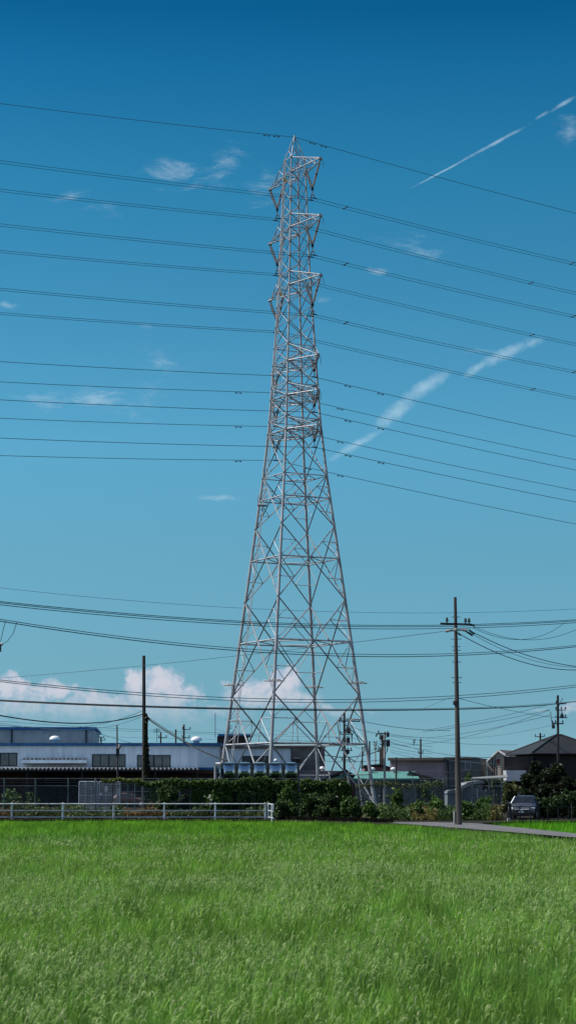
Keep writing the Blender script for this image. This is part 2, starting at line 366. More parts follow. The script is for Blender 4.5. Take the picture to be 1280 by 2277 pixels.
# ------------------------------------------------------------------ RICE
def inpoly(x, y, poly):
    inside = np.zeros(len(x), bool); n = len(poly)
    for i in range(n):
        x1, y1 = poly[i]; x2, y2 = poly[(i+1) % n]
        c = ((y1 > y) != (y2 > y)) & (x < (x2-x1)*(y-y1)/((y2-y1) if y2 != y1 else 1e-9)+x1); inside ^= c
    return inside
_g = rng.uniform(0, 1, (64, 64))
def vnoise(x, y):
    xi = np.floor(x).astype(int); yi = np.floor(y).astype(int); fx = x-xi; fy = y-yi; fx = fx*fx*(3-2*fx); fy = fy*fy*(3-2*fy)
    g = lambda a, b: _g[a % 64, b % 64]
    return (g(xi, yi)*(1-fx)+g(xi+1, yi)*fx)*(1-fy)+(g(xi, yi+1)*(1-fx)+g(xi+1, yi+1)*fx)*fy
RT = -0.06      # rice canopy height
def blades(px, py, hgt, length, wid, lean_amp, seg, col, curl):
    """curved blades, tips at canopy; seg quads each"""
    n = len(px); az = rng.uniform(0, 2*math.pi, n); wind = .7
    ln = np.abs(rng.normal(0, lean_amp, n))+.03
    dxx = np.cos(az)*ln+wind*.12; dyy = np.sin(az)*ln
    fz = rng.uniform(0, math.pi, n); wx = np.cos(fz)*wid/2; wy = np.sin(fz)*wid/2*.6
    V = np.zeros((n, (seg+1)*2, 3)); C = np.zeros((n, (seg+1)*2, 3))
    for i in range(seg+1):
        t = i/seg; w = (1-t**1.5*.93)
        x = px+dxx*length*t**2*curl+dxx*length*t*.4; y = py+dyy*length*t**2*curl+dyy*length*t*.4
        z = hgt-length+length*(t-ln*curl*.55*t**3)
        V[:, 2*i] = np.stack([x-wx*w, y-wy*w, z], 1); V[:, 2*i+1] = np.stack([x+wx*w, y+wy*w, z], 1)
        k = 1.0
        C[:, 2*i] = col*k; C[:, 2*i+1] = col*k
    b = np.arange(n)[:, None]*((seg+1)*2)
    Fs = [b+np.array([[2*i, 2*i+1, 2*i+3, 2*i+2]]) for i in range(seg)]
    Fq = np.stack(Fs, 1).reshape(-1, 4)
    return V.reshape(-1, 3), Fq, C.reshape(-1, 3)
def scatter(y0, y1, dens, xl=None):
    area = .5*(y1*y1-y0*y0)*2*.172+2*(y1-y0)*1.0; n = int(area*dens)
    y = np.sqrt(rng.uniform(y0*y0, y1*y1, n)); x = rng.uniform(-1, 1, n)*(y*.172+1.0); return x, y
near_poly = [(-400, 5), (eN[0]+3, 5), (eN[0], 45), (eL[2][0]-.12, eL[2][1]), (eL[1][0]-.12, eL[1][1]), (eL[0][0]-.1, eL[0][1]), (2.4, 116.8), (G(608, 1820).x, FARL-.3), (-400, FARL-.25)]
HID = [None]
def hill(x, y, sx=.30, sy=.17, j=.055):
    """snap to planting rows (rows run away from the camera, slightly skewed)"""
    a = .07; xr = x+a*y; i_ = np.round(xr/sx); k_ = np.round(y/sy); xr = i_*sx+rng.normal(0, j, len(x)); y = k_*sy+rng.normal(0, j*.9, len(x)); HID[0] = np.modf(np.abs(np.sin(i_*12.9898+k_*78.233)*43758.5453))[0]; return xr-a*y, y
def ricecol(x, y, n):
    t = vnoise(x*.35, y*.14)*.6+vnoise(x*1.3+9, y*.5)*.4
    far = np.clip((y-50)/50, 0, 1)
    mid = np.exp(-((y-92)/14)**2)*vnoise(x*.3+4, y*.12+3)        # darker, lusher band
    r = .178-.020*far+.07*(t-.5)-.06*mid; g = .345+.01*far+.12*(t-.5)-.07*mid; b = .056-.030*far-.006*mid
    j = rng.uniform(.75, 1.25, n)*(.55+.9*vnoise(x*3.3+5, y*1.1))
    c = np.stack([r*j, g*j, b*j], 1)
    ye = rng.uniform(0, 1, n) < .06; c[ye] *= np.array([1.7, 1.25, 1.3])
    return np.clip(c, .004, 1)
VV = []; FF = []; CC = []; base = 0
def push(v, f, c):
    global base
    VV.append(v); FF.append(f+base); CC.append(c); base += len(v)
def zone(y0, y1, dens, length, wid, seg, poly, topj=.06):
    x, y = scatter(y0, y1, dens); x, y = hill(x, y, j=.052+.0003*y0); k = inpoly(x, y, poly); x = x[k]; y = y[k]; hid = HID[0][k]; n = len(x)
    top = RT+rng.normal(0, topj*.6, n)+(vnoise(x*.9, y*.9)-.5)*.10+(vnoise(x*.2, y*.2)-.5)*.08
    top = top+.07*np.clip((y-55)/30, 0, 1)+(hid-.5)*.12+(vnoise(x*2.6+30, y*1.6+11)-.55)*.15; push(*blades(x, y, top, length*rng.uniform(.75, 1.15, n), wid*rng.uniform(.6, 1.3, n), .30, seg, ricecol(x, y, n)*(.55+.85*hid)[:, None], .8))
zone(13, 24, 560, .62, .016, 4, near_poly, .10)
zone(24, 40, 360, .60, .018, 3, near_poly, .09)
zone(40, 65, 170, .55, .023, 2, near_poly, .08)
zone(65, 95, 100, .50, .028, 2, near_poly)
zone(95, 124, 90, .48, .034, 2, near_poly)
p2poly = [(rN[0]+.15, 45), (rR[0][0]+.15, rR[0][1]), (rR[1][0]+.12, rR[1][1]), (rR[2][0]+.1, rR[2][1]), (p2far[0][0]+.1, p2far[0][1]-.2), (p2far[1][0], p2far[1][1]-.2), (60, 117.5), (60, 45)]
def panicles(y0, y1, dens, seg=5, w=.009):
    x, y = scatter(y0, y1, dens); k = inpoly(x, y, near_poly); x = x[k]; y = y[k]
    pr = vnoise(x*.5+20, y*.22+8); k = rng.uniform(0, 1, len(x)) < np.clip(pr*1.2-.15, .10, 1)*np.clip((92-y)/30, 0.04, 1); x = np.repeat(x[k], 3)+rng.normal(0, .012, 3*k.sum()); y = np.repeat(y[k], 3)+rng.normal(0, .012, 3*k.sum()); n = len(x)
    az = rng.normal(.1, 1.2, n); L0 = rng.uniform(.06, .12, n); top = RT+rng.uniform(-.03, .10, n)
    V = np.zeros((n, (seg+1)*2, 3)); fz = rng.uniform(0, math.pi, n)
    cv = rng.uniform(.35, 1.25, n); g_ = np.repeat(rng.normal(.2, .9, n//3+1), 3)[:n]; az = g_+rng.normal(0, .35, n)
    for i in range(seg+1):
        t = i/seg
        hx = L0*(.18*t+.62*cv*t**2.4); zz = L0*(1.25*t-.85*cv*t**3)
        ww = w*(.25+math.sin(math.pi*min(1, t*.92+.06))*1.0)
        V[:, 2*i] = np.stack([x+np.cos(az)*hx-np.cos(fz)*ww/2, y+np.sin(az)*hx-np.sin(fz)*ww/2, top-L0*.3+zz], 1)
        V[:, 2*i+1] = np.stack([x+np.cos(az)*hx+np.cos(fz)*ww/2, y+np.sin(az)*hx+np.sin(fz)*ww/2, top-L0*.3+zz+ww*.35], 1)
    b = np.arange(n)[:, None]*((seg+1)*2); Fq = np.stack([b+np.array([[2*i, 2*i+1, 2*i+3, 2*i+2]]) for i in range(seg)], 1).reshape(-1, 4)
    j = rng.uniform(.7, 1.3, n)[:, None]; c = np.array([.195, .325, .09])*j; pq = rng.uniform(0, 1, n) < .28; c[pq] = c[pq]*np.array([1.9, 1.55, 2.0]); s = rng.uniform(0, 1, n) < .05; c[s] = c[s]*0+np.array([.50, .52, .30])
    push(V.reshape(-1, 3), Fq, np.repeat(c, (seg+1)*2, 0))
panicles(13, 26, 60, 5, .008); panicles(26, 50, 48, 4, .009); panicles(50, 98, 18, 3, .013)
tag(npmesh('rice_field', np.concatenate(VV), np.concatenate(FF), np.concatenate(CC), 'rice'), 'dense green rice plants with pale drooping ears in the wide foreground paddy', 'rice', kind='stuff')
VV = []; FF = []; CC = []; base = 0
x = rng.uniform(8, 60, 60000); y = rng.uniform(60, 118, 60000); k = inpoly(x, y, p2poly) & (x < .172*y+1.5); x = x[k]; y = y[k]; n = len(x)
c = ricecol(x, y, n)*np.array([.95, 1.25, .7]); push(*blades(x, y, .12+rng.normal(0, .05, n), .7*rng.uniform(.8, 1.1, n), .034*rng.uniform(.6, 1.3, n), .28, 2, c, .8))
tag(npmesh('rice_patch', np.concatenate(VV), np.concatenate(FF), np.concatenate(CC), 'rice'), 'bright green rice in the small paddy beyond the lane on the right', 'rice', kind='stuff')
# ------------------------------------------------------------------ TOWER
TY = 200.0; TX = W(655, 1200, TY).x; TH = R_(18); CT, ST = math.cos(TH), math.sin(TH)
prof_px = [(1760, 171), (1694, 161.6), (1545, 140.2), (1429, 122.7), (1338, 110.8), (1246, 96.6), (1173, 86.9), (1112, 78.3), (1063, 70.8), (940, 56.5), (772, 44.5), (610, 33.6), (450, 27), (352, 22.5)]
prof = []
for y, a in prof_px:
    z = Z(y, TY); dep = TY*CP+(z-H)*SP; prof.append((z, a*dep/F/CT))
def RR(z):
    p = prof
    if z <= p[0][0]: return p[0][1]+(p[0][0]-z)*(p[0][1]-p[1][1])/(p[1][0]-p[0][0])
    for (z0, r0), (z1, r1) in zip(p[:-1], p[1:]):
        if z <= z1: return r0+(r1-r0)*(z-z0)/(z1-z0)
    return p[-1][1]
DIRS = dict(L=(-CT, ST), N=(-ST, -CT), R=(CT, -ST), F=(ST, CT))
def corner(k, z): r = RR(z); d = DIRS[k]; return Vector((TX+d[0]*r, TY+d[1]*r, z))
def znear(py):
    z = 30
    for _ in range(12): z = Z(py, TY-RR(z)*CT)
    return z
tower = thing('transmission_tower', 'very tall pale grey steel lattice pylon carrying twelve power lines', 'pylon', (TX, TY, 0))
zs = [0.25]+[znear(y) for y in (1540, 1326, 1162, 1050, 953, 925, 877, 850, 801, 763, 717, 673, 632, 602, 567, 536, 504, 474, 443, 413, 381, 349)]
ztop = znear(349); zpk = Z(306, TY)
for k in 'LNRF':
    mb = MB()
    for z0, z1 in zip(zs[:-1], zs[1:]):
        f0 = z0/ztop; f1 = z1/ztop
        mb.tube(corner(k, z0), corner(k, z1), .19-.115*f0, .19-.115*f1, 8, cap=False)
        c = corner(k, z1); mb.box(c.x-.16+.06*f1, c.x+.16-.06*f1, c.y-.16+.06*f1, c.y+.16-.06*f1, c.z-.10, c.z+.10)
    c = corner(k, zs[0]); 
    mb.build('leg', 'steel', tower)
    mb = MB(); mb.lathe((c.x, c.y, 0), [(.75, -.2), (.75, .25), (.55, .45)], 12); mb.build('foundation', 'conclight', tower)
FACES = [('L', 'N'), ('N', 'R'), ('R', 'F'), ('F', 'L')]
crossz = []
for fi, (a, b) in enumerate(FACES):
    mb = MB()
    for i, (z0, z1) in enumerate(zip(zs[:-1], zs[1:])):
        f = z0/ztop; r = .085-.050*f
        A0, B0, A1, B1 = corner(a, z0), corner(b, z0), corner(a, z1), corner(b, z1)
        mb.tube(A0, B1, r, n=5, cap=False); mb.tube(B0, A1, r, n=5, cap=False)
        w0 = (A0-B0).length; w1 = (A1-B1).length; t = w0/(w0+w1); C = A0.lerp(B1, t)
        if i <= 3:
            Ma, Mb = corner(a, C.z), corner(b, C.z)
            mb.tube(Ma, Mb, r*1.15, n=5, cap=False)
            if fi == 0: crossz.append(C.z)
            for (leg, Mx, top, bot) in ((a, Ma, A1, A0), (b, Mb, B1, B0)):
                for end in (top, bot):
                    Q = end.lerp(C, .5); QL = corner(leg, Q.z)
                    mb.tube(Q, QL, r*.55, n=4, cap=False); mb.tube(Q, Mx, r*.6, n=4, cap=False)
                    if i < 2:
                        Q2 = end.lerp(C, .25); mb.tube(Q2, corner(leg, Q.z), r*.4, n=4, cap=False)
                if i == 0:
                    Q = top.lerp(C, .5); mb.tube(Q, Ma.lerp(Mb, (Q-Ma).dot(Mb-Ma)/(Mb-Ma).length_squared), r*.5, n=4, cap=False)
                if i == 0:
                    Q = bot.lerp(C, .5); mb.tube(Q, bot.lerp(A0 if leg == b else B0, .22)+Vector((0, 0, .1)), r*.6, n=4, cap=False)
        elif i == 4 or i in (5, 7, 9, 13, 17, 21):
            mb.tube(A1, B1, r, n=5, cap=False); mb.tube(A0, B0, r, n=5, cap=False)
        elif i in (6, 8):
            mb.tube(A1, B1, r*.8, n=5, cap=False)
    mb.build('face_bracing', 'steel', tower)
mb = MB()
for z in crossz+[zs[4], zs[5], zs[7], zs[9]]:
    Cs = [(corner(a, z)+corner(b, z))/2 for a, b in FACES]
    for p, q in zip(Cs, Cs[1:]+Cs[:1]): mb.tube(p, q, .05, n=4, cap=False)
for z in [zs[i] for i in (5, 6, 7, 8, 9, 10, 13, 14, 17, 18, 21)]:
    mb.tube(corner('L', z), corner('R', z), .035, n=4, cap=False); mb.tube(corner('N', z), corner('F', z), .035, n=4, cap=False)
mb.build('plan_bracing', 'steel', tower)
mb = MB(); pk = Vector((TX, TY, zpk))
for k in 'LNRF':
    mb.tube(corner(k, zs[-1]), pk+Vector((DIRS[k][0]*.12, DIRS[k][1]*.12, 0)), .06, .05, 6)
    m_ = corner(k, zs[-1]).lerp(pk, .45)
    k2 = dict(L='N', N='R', R='F', F='L')[k]; mb.tube(m_, corner(k2, zs[-1]).lerp(pk, .45), .035, n=4)
    mb.tube(m_, corner(k2, zs[-1]), .03, n=4)
mb.tube(pk-Vector((0, 0, .25)), pk+Vector((0, 0, .25)), .13, .09, 6); mb.build('peak', 'steel', tower)
vd = Vector((CT-ST, -(CT+ST), 0)).normalized(); ud = Vector((CT+ST, CT-ST, 0)).normalized()
def P_on(r, z): return Vector((TX, TY, z))+vd*r
WIREPTS = {}
def cross_arm(side, zl, zu, tip, vin, vout, vdrop, vlink, key, twin):
    """side +1: near/right legs N,R ; -1: far/left legs F,L"""
    ks = ('N', 'R') if side > 0 else ('F', 'L')
    T = P_on(side*tip, zl); mb = MB()
    e = [ud*(-.18), ud*.18]
    for k, ee in zip(ks, e):
        mb.tube(corner(k, zl), T+ee, .075, .06, 6); mb.tube(corner(k, zu), T+ee*.6+Vector((0, 0, .12)), .042, .038, 6)
    for j, t in enumerate((.33, .66)):
        a0, b0 = corner(ks[0], zl).lerp(T, t), corner(ks[1], zl).lerp(T, t)
        a1, b1 = corner(ks[0], zu).lerp(T, t), corner(ks[1], zu).lerp(T, t)
        mb.tube(a0, b0, .035, n=4); mb.tube(a0, a1, .03, n=4); mb.tube(b0, b1, .03, n=4); mb.tube(a1, b1, .03, n=4)
    p0 = [corner(ks[0], zl), corner(ks[1], zl).lerp(T, .33), corner(ks[0], zl).lerp(T, .66)]
    for p, q in zip(p0, p0[1:]): mb.tube(p, q, .03, n=4)
    for kk in ks: mb.tube(corner(kk, zu).lerp(T, .33), corner(kk, zl).lerp(T, .66), .028, n=4); mb.tube(corner(kk, zl), corner(kk, zu).lerp(T, .33), .028, n=4)
    mb.box(T.x-.16, T.x+.16, T.y-.16, T.y+.16, zl-.10, zl+.16)
    mb.build('cross_arm', 'arm', tower)
    # V string of insulators under the arm
    bot = P_on(side*vout, zl-vdrop); st_ = []
    mb = MB(); fit = MB()
    for r in (tip-.05, vin):
        top = P_on(side*r, zl-.08); d = bot-top; n = max(8, int(d.length/.17))
        fit.tube(top, top+d*.10, .04, n=5); fit.tube(top+d*.93, bot, .05, n=5)
        a, b = top+d*.10, top+d*.92; mb.tube(a, b, .055, n=6)
        for i in range(n):
            p = a.lerp(b, (i+.5)/n); dn = d.normalized(); mb.tube(p-dn*.05, p+dn*.05, .15 if twin else .12, .09, 8)
        fit.tube(top+d*.50-Vector((0, 0, .05)), top+d*.50+Vector((0, 0, .05)), .15, n=6)
        pr = [top+Vector((0, 0, -.1))+ud*.18*s_+vd*(side*(.12 if r > vin else -.0)) for s_ in (1,)]
        fit.path([top+ud*.2, top+ud*.25+vd*side*.22+Vector((0, 0, -.4)), top+ud*.25+vd*side*.2+Vector((0, 0, -.95))], .022, 4)
    ring = []
    for i in range(9):
        t = math.pi*(.2+1.3*i/8); ring.append(bot+vd*(-side*.30)+Vector((0, 0, .22))+vd*(math.cos(t)*.30)+Vector((0, 0, math.sin(t)*.30)))
    fit.path(ring, .022, 4)
    fit.box(bot.x-.14, bot.x+.14, bot.y-.10, bot.y+.10, bot.z-.14, bot.z+.12)
    lk = bot-Vector((0, 0, vlink))
    if twin:
        fit.tube(bot, bot-Vector((0, 0, vlink*.45)), .05, n=5)
        y0 = bot-Vector((0, 0, vlink*.45))
        for s_ in (-.40, .40):
            fit.tube(y0, y0+vd*s_*.8-Vector((0, 0, .18)), .045, n=5); fit.tube(y0+vd*s_*.8-Vector((0, 0, .18)), lk+vd*s_, .045, n=5); 
            fit.tube(lk+vd*s_-ud*.30, lk+vd*s_+ud*.30, .065, n=6)
        fit.tube(y0+vd*.32-Vector((0, 0, .18)), y0-vd*.32-Vector((0, 0, .18)), .04, n=5)
    else:
        fit.tube(bot, lk, .045, n=5); fit.tube(lk-ud*.3, lk+ud*.3, .07, n=6)
    so_ = mb.build('insulator_string', 'insul', tower); fit.build('fitting', 'iron', so_)
    WIREPTS[key] = lk
for i, (yl, yu) in enumerate(((381, 349), (504, 474), (632, 602))):
    for side in (1, -1): cross_arm(side, znear(yl), znear(yu), 6.0, 2.5, 4.15, 2.75, 1.15, ('U', i, side), True)
for i, (yl, yu) in enumerate(((801, 763), (877, 850), (953, 925))):
    for side in (1, -1): cross_arm(side, znear(yl), znear(yu), 5.35, 3.75, 4.5, 1.45, .75, ('D', i, side), False)
# ladder up the left face, rest platforms, plates, climbing guards
lad = MB(); zl_ = np.linspace(.6, zs[-1]+.6, 130)
def ladp(z, o): a = corner('L', min(z, ztop)); b = corner('N', min(z, ztop)); d = (b-a).normalized(); p = a+d*(RR(min(z, ztop))*.30+o)-ud*.12; p.z = z; return p
for o in (-.2, .2): lad.path([ladp(z, o) for z in zl_[::4]], .035, 4)
for z in zl_: lad.tube(ladp(z, -.2), ladp(z, .2), .02, n=4)
lad.build('ladder', 'steel', tower)
pl = MB()
for z in (znear(1112),):
    p = ladp(z, 0); pl.box(p.x-.55, p.x+.4, p.y-.5, p.y+.5, z-.04, z+.03)
    for dx_, dy_ in ((-.55, -.5), (.4, -.5), (-.55, .5), (.4, .5)): pl.tube((p.x+dx_, p.y+dy_, z), (p.x+dx_, p.y+dy_, z+1.0), .025, n=4)
    for zz in (z+.5, z+1.0): pl.path([(p.x-.55, p.y-.5, zz), (p.x+.4, p.y-.5, zz), (p.x+.4, p.y+.5, zz), (p.x-.55, p.y+.5, zz), (p.x-.55, p.y-.5, zz)], .022, 4)
pl.build('rest_platform', 'arm', tower)
for y in (392, 644):
    z = znear(y); p = ladp(z, .1); mb = MB(); mb.box(p.x-.02, p.x+.22, p.y-.42, p.y-.38, z-.35, z+.05); mb.build('marker_plate', 'yellow', tower)
zc = znear(1514)
for k in 'LNRF':
    c = corner(k, zc); mb = MB()
    for rr, dz in ((1.0, 0), (.62, .12)):
        mb.path([(c.x+rr*math.cos(t), c.y+rr*math.sin(t), c.z+dz) for t in np.linspace(0, 2*math.pi, 19)], .03, 4)
    for t in np.linspace(0, 2*math.pi, 13)[:-1]:
        mb.tube((c.x, c.y, c.z+.1), (c.x+1.12*math.cos(t), c.y+1.12*math.sin(t), c.z-.02), .022, n=4)
    mb.build('climbing_guard', 'arm', tower)

# ------------------------------------------------------------------ POWER LINES on the tower
def span(P0, d, edge, s_max, k=1/2600.0, n=40):
    """parabola from P0 along d, slope solved so that it meets the photo row at the frame edge"""
    ex, ey = edge
    lo, hi = 1.0, s_max
    for _ in range(40):
        mid = (lo+hi)/2; q = proj(P0+d*mid)[0]
        if (q < ex) == (d.x > 0): lo = mid
        else: hi = mid
    s = lo
    a, b = -1.0, 1.0
    for _ in range(50):
        m_ = (a+b)/2; p = P0+d*s+Vector((0, 0, m_*s+k*s*s))
        if proj(p)[1] < ey: b = m_
        else: a = m_
    return [P0+d*t+Vector((0, 0, a*t+k*t*t)) for t in np.linspace(0, s_max, n)]
def powerline(label, P0, left, right, twin, group=None):
    o = thing('power_line', label, 'power line', tuple(P0), 'high voltage lines on the pylon')
    L_ = span(P0, -ud, (0, left), 130); R2_ = span(P0, ud, (1280, right), 150)
    pts = L_[::-1]+R2_[1:]
    if twin:
        for s_ in (-.40, .40): MB().path([p+vd*s_ for p in pts], .025, 5).build('conductor', 'wire', o)
        for q in (3.9, 33.5):
            Q = span(P0, ud if q > 0 else -ud, (1280, right) if q > 0 else (0, left), abs(q)+35)
            i = min(range(len(Q)), key=lambda j: abs((Q[j]-P0).length-abs(q))); c = Q[i]; mb = MB()
            mb.tube(c-vd*.45, c+vd*.45, .05, n=5)
            for s_ in (-.4, .4): mb.box(c.x+vd.x*s_-.07, c.x+vd.x*s_+.07, c.y+vd.y*s_-.05, c.y+vd.y*s_+.05, c.z-.06, c.z+.06)
            mb.build('spacer', 'iron', o)
    else:
        MB().path(pts, .030, 5).build('conductor', 'wire', o)
        for q in ((4.0, 8.0, -4.5) if 'earth' not in label else (2.2, -2.2, 3.6, -3.4)):
            Q = R2_ if q > 0 else L_
            i = 0
            while (Q[i]-P0).length < abs(q): i += 1
            a, b = Q[i-1] if i else P0, Q[i]; t = (abs(q)-(a-P0).length)/max(1e-6, (b-a).length); c = a.lerp(b, t); dd = (b-a).normalized(); mb = MB()
            mb.tube(c, c-Vector((0, 0, .14)), .03, n=4); 
            for s_ in (-.28, .28): mb.tube(c+dd*s_-Vector((0, 0, .14))-dd*.09, c+dd*s_-Vector((0, 0, .14))+dd*.09, .065, n=6)
            mb.tube(c-dd*.28-Vector((0, 0, .14)), c+dd*.28-Vector((0, 0, .14)), .018, n=4)
            mb.build('damper', 'iron', o)
    return o
powerline('single thin earth wire running over the very tip of the pylon', pk+Vector((0, 0, .05)), 230, 475, False)
nm = ['topmost', 'second', 'third']
for i, (l, r) in enumerate(((360, 588), (500, 705), (643, 828))): powerline(f'twin power line hanging from the {nm[i]} right-hand long arm of the pylon', WIREPTS[('U', i, 1)], l, r, True)
for i, (l, r) in enumerate(((423, 653), (559, 767), (697, 886))): powerline(f'twin power line hanging from the {nm[i]} left-hand long arm of the pylon', WIREPTS[('U', i, -1)], l, r, True)
nm2 = ['upper', 'middle', 'lowest']
for i, (l, r) in enumerate(((804, 971), (889, 1046), (974, 1117))): powerline(f'single power line on the {nm2[i]} right-hand short arm of the pylon', WIREPTS[('D', i, 1)], l, r, False)
for i, (l, r) in enumerate(((849, 1023), (930, 1091), (1013, 1166))): powerline(f'single power line on the {nm2[i]} left-hand short arm of the pylon', WIREPTS[('D', i, -1)], l, r, False)

# ------------------------------------------------------------------ STREET WIRES
def wire(label, pts, r=.03, m='wire', ext=.15, group='overhead wires strung between street poles', name='overhead_wire'):
    """pts: 3 (px,py,Y) -> world; quadratic through them; extended beyond the frame"""
    Pw = [W(*p) for p in pts]
    if len(Pw) == 2:
        mid = (Pw[0]+Pw[1])/2; mid.z -= (Pw[0]-Pw[1]).length*.02; Pw = [Pw[0], mid, Pw[1]]
    t1 = (Pw[1].x-Pw[0].x)/(Pw[2].x-Pw[0].x)
    def q(t): return Pw[0]*((t-t1)*(t-1)/(t1))+Pw[1]*(t*(t-1)/(t1*(t1-1)))+Pw[2]*(t*(t-t1)/(1-t1))
    e0 = ext if pts[0][0] <= 2 else 0; e1 = ext if pts[-1][0] >= 1278 else 0
    o = MB().path([q(t) for t in np.linspace(-e0, 1+e1, 40)], r, 5).build(name, m)
    return tag(o, label, 'cable', group)
wire('very faint topmost wire above all other street wires, low across the sky', [(0, 1307, 230), (640, 1357, 250), (1280, 1354, 270)], .022)
for j, dy in enumerate((0, 3.2, 8.2)):
    wire(['upper', 'middle', 'lower'][j]+' wire of the dark triple bundle that meets the crossarm of the bare right pole', [(0, 1337.5+dy*.9, 100), (640, 1386+dy, 118), (1280, 1378+dy*.8, 130)], .022)
for j, dy in enumerate((0, 5.2)):
    wire(['thinner upper', 'thicker lower'][j]+' wire of the double line just below the triple bundle', [(0, 1377+dy*.8, 100), (640, 1449+dy, 118), (1280, 1435+dy*.6, 130)], .020+.006*j)
wire('faint lone wire rising from the left edge toward the right pole crossarm', [(0, 1508, 180), (530, 1458, 140), (985, 1404, 106)], .018)
for j, dy in enumerate((0, 4.5)):
    wire(['upper', 'lower'][j]+' wire of the thin pair passing in front of the left cumulus cloud', [(0, 1512+dy*.8, 110), (640, 1555+dy*1.4, 128), (1280, 1523+dy, 140)], .022)
wire('thick black telephone cable crossing the whole frame just above the rooftops', [(0, 1558, 108), (640, 1578.5, 112), (1236, 1565, 190)], .040, 'cable')
wire('thin carrier wire lying directly on the thick black cable', [(0, 1556, 108), (640, 1576, 112), (1236, 1562.5, 190)], .015, 'cable')
wire('thick cable end running off to the right from the transformer pole by the house', [(1236, 1565, 190), (1258, 1562, 185), (1280, 1560, 180)], .045, 'cable')
wire('slack black cable drooping from the left edge up to the vine-covered pole', [(0, 1591, 130), (150, 1608, 148), (318, 1588, 169)], .045, 'cable')
wire('thin wire just above the slack black cable at the vine-covered pole', [(0, 1612, 200), (250, 1604, 185), (318, 1580, 171)], .02, 'cable')
wire('thin lower wire sagging across the left factory roof to the vine-covered pole', [(0, 1608, 220), (230, 1618, 200), (318, 1592, 171)], .02)
wire('thick black service cable descending right from the vine-covered pole', [(326, 1596, 170), (412, 1651, 160), (505, 1692, 140)], .055, 'cable')
wire('second dark strand beside the descending service cable', [(326, 1592, 170), (370, 1622, 164), (425, 1655, 158)], .028, 'cable')
wire('uppermost strand sloping down right from the right pole crossarm', [(1047, 1404, 106), (1150, 1450, 112), (1280, 1482, 120)], .024)
wire('middle faint strand sloping down right from the right pole crossarm', [(1043, 1406, 106), (1145, 1456, 114), (1280, 1484, 124)], .014)
wire('lowest strand sloping down right from the right pole shaft', [(1018, 1408, 105), (1130, 1462, 112), (1280, 1490, 122)], .024)
wire('slack loop wire hanging to the right edge beside the bare right pole', [(1050, 1392, 108), (1145, 1421, 112), (1280, 1400, 118)], .014)
wire('second slack loop wire meeting the triple bundle at the right', [(1050, 1396, 107), (1140, 1422, 112), (1255, 1384, 122)], .014)
rw = [((940, 1624, 260), (1080, 1600, 225), (1222, 1566, 200)), ((940, 1627, 260), (1085, 1606, 225), (1222, 1578, 200)), ((780, 1640, 280), (1060, 1632, 230), (1222, 1578, 200)), ((940, 1641, 260), (1100, 1618, 225), (1222, 1590, 200))]
for j, p in enumerate(rw): wire(['highest', 'second', 'flattest', 'lowest'][j]+' wire of the fan of wires dropping left from the transformer pole by the house', p, .026)
wire('wire drooping right from the tall transformer pole behind the pylon', [(797, 1602, 215), (880, 1617, 225), (1000, 1624, 240)], .03)
wire('thin wire just below the drooping wire behind the pylon', [(797, 1622, 215), (850, 1632, 220), (940, 1640, 235)], .02)
wire('thin wire low across the sky right of the twin transformer poles', [(868, 1637, 230), (1000, 1652, 245), (1150, 1656, 260)], .02)
wire('thick drooping cable between the two transformer poles', [(700, 1672, 225), (770, 1684, 225), (845, 1668, 225)], .05, 'cable')
wire('lower thin cable between the two transformer poles', [(700, 1690, 240), (770, 1694, 235), (845, 1690, 232)], .03, 'cable')
wire('faint far wire in front of the cloud base on the left', [(0, 1604, 300), (300, 1622, 310), (640, 1633, 320)], .025)
wire('faint far wire above the factory roof vents', [(0, 1613, 300), (400, 1630, 310), (760, 1640, 320)], .02)
wire('wire pair strand falling from the upper factory roof', [(212, 1628, 200), (250, 1640, 195), (292, 1652, 185)], .03)
wire('long thin wire over the pink building roof', [(868, 1650, 240), (980, 1676, 220), (1130, 1680, 215)], .03)
wire('long thin wire in front of the pink siding', [(868, 1668, 240), (1000, 1690, 220), (1130, 1700, 214)], .022)
wire('dark cable crossing in front of the ribbed pink siding', [(915, 1717, 215), (1000, 1717, 210), (1128, 1703, 205)], .035, 'cable')
for j, (a, b) in enumerate(((1652, 1668), (1660, 1676), (1672, 1690), (1644, 1660))):
    wire(['second', 'third', 'lowest', 'highest'][j]+' of the crossing thin wires between twin poles and short pole', [(868, a, 235), (905, (a+b)/2+1, 240), (960, b, 250)], .02)
wire('faint wire from the bare right pole toward the transformer pole', [(1020, 1553, 105), (1120, 1577, 150), (1232, 1596, 198)], .016)
wire('faint guy wire slanting down left from the bare right pole', [(940, 1576, 130), (975, 1566, 118), (1012, 1546, 105)], .010)

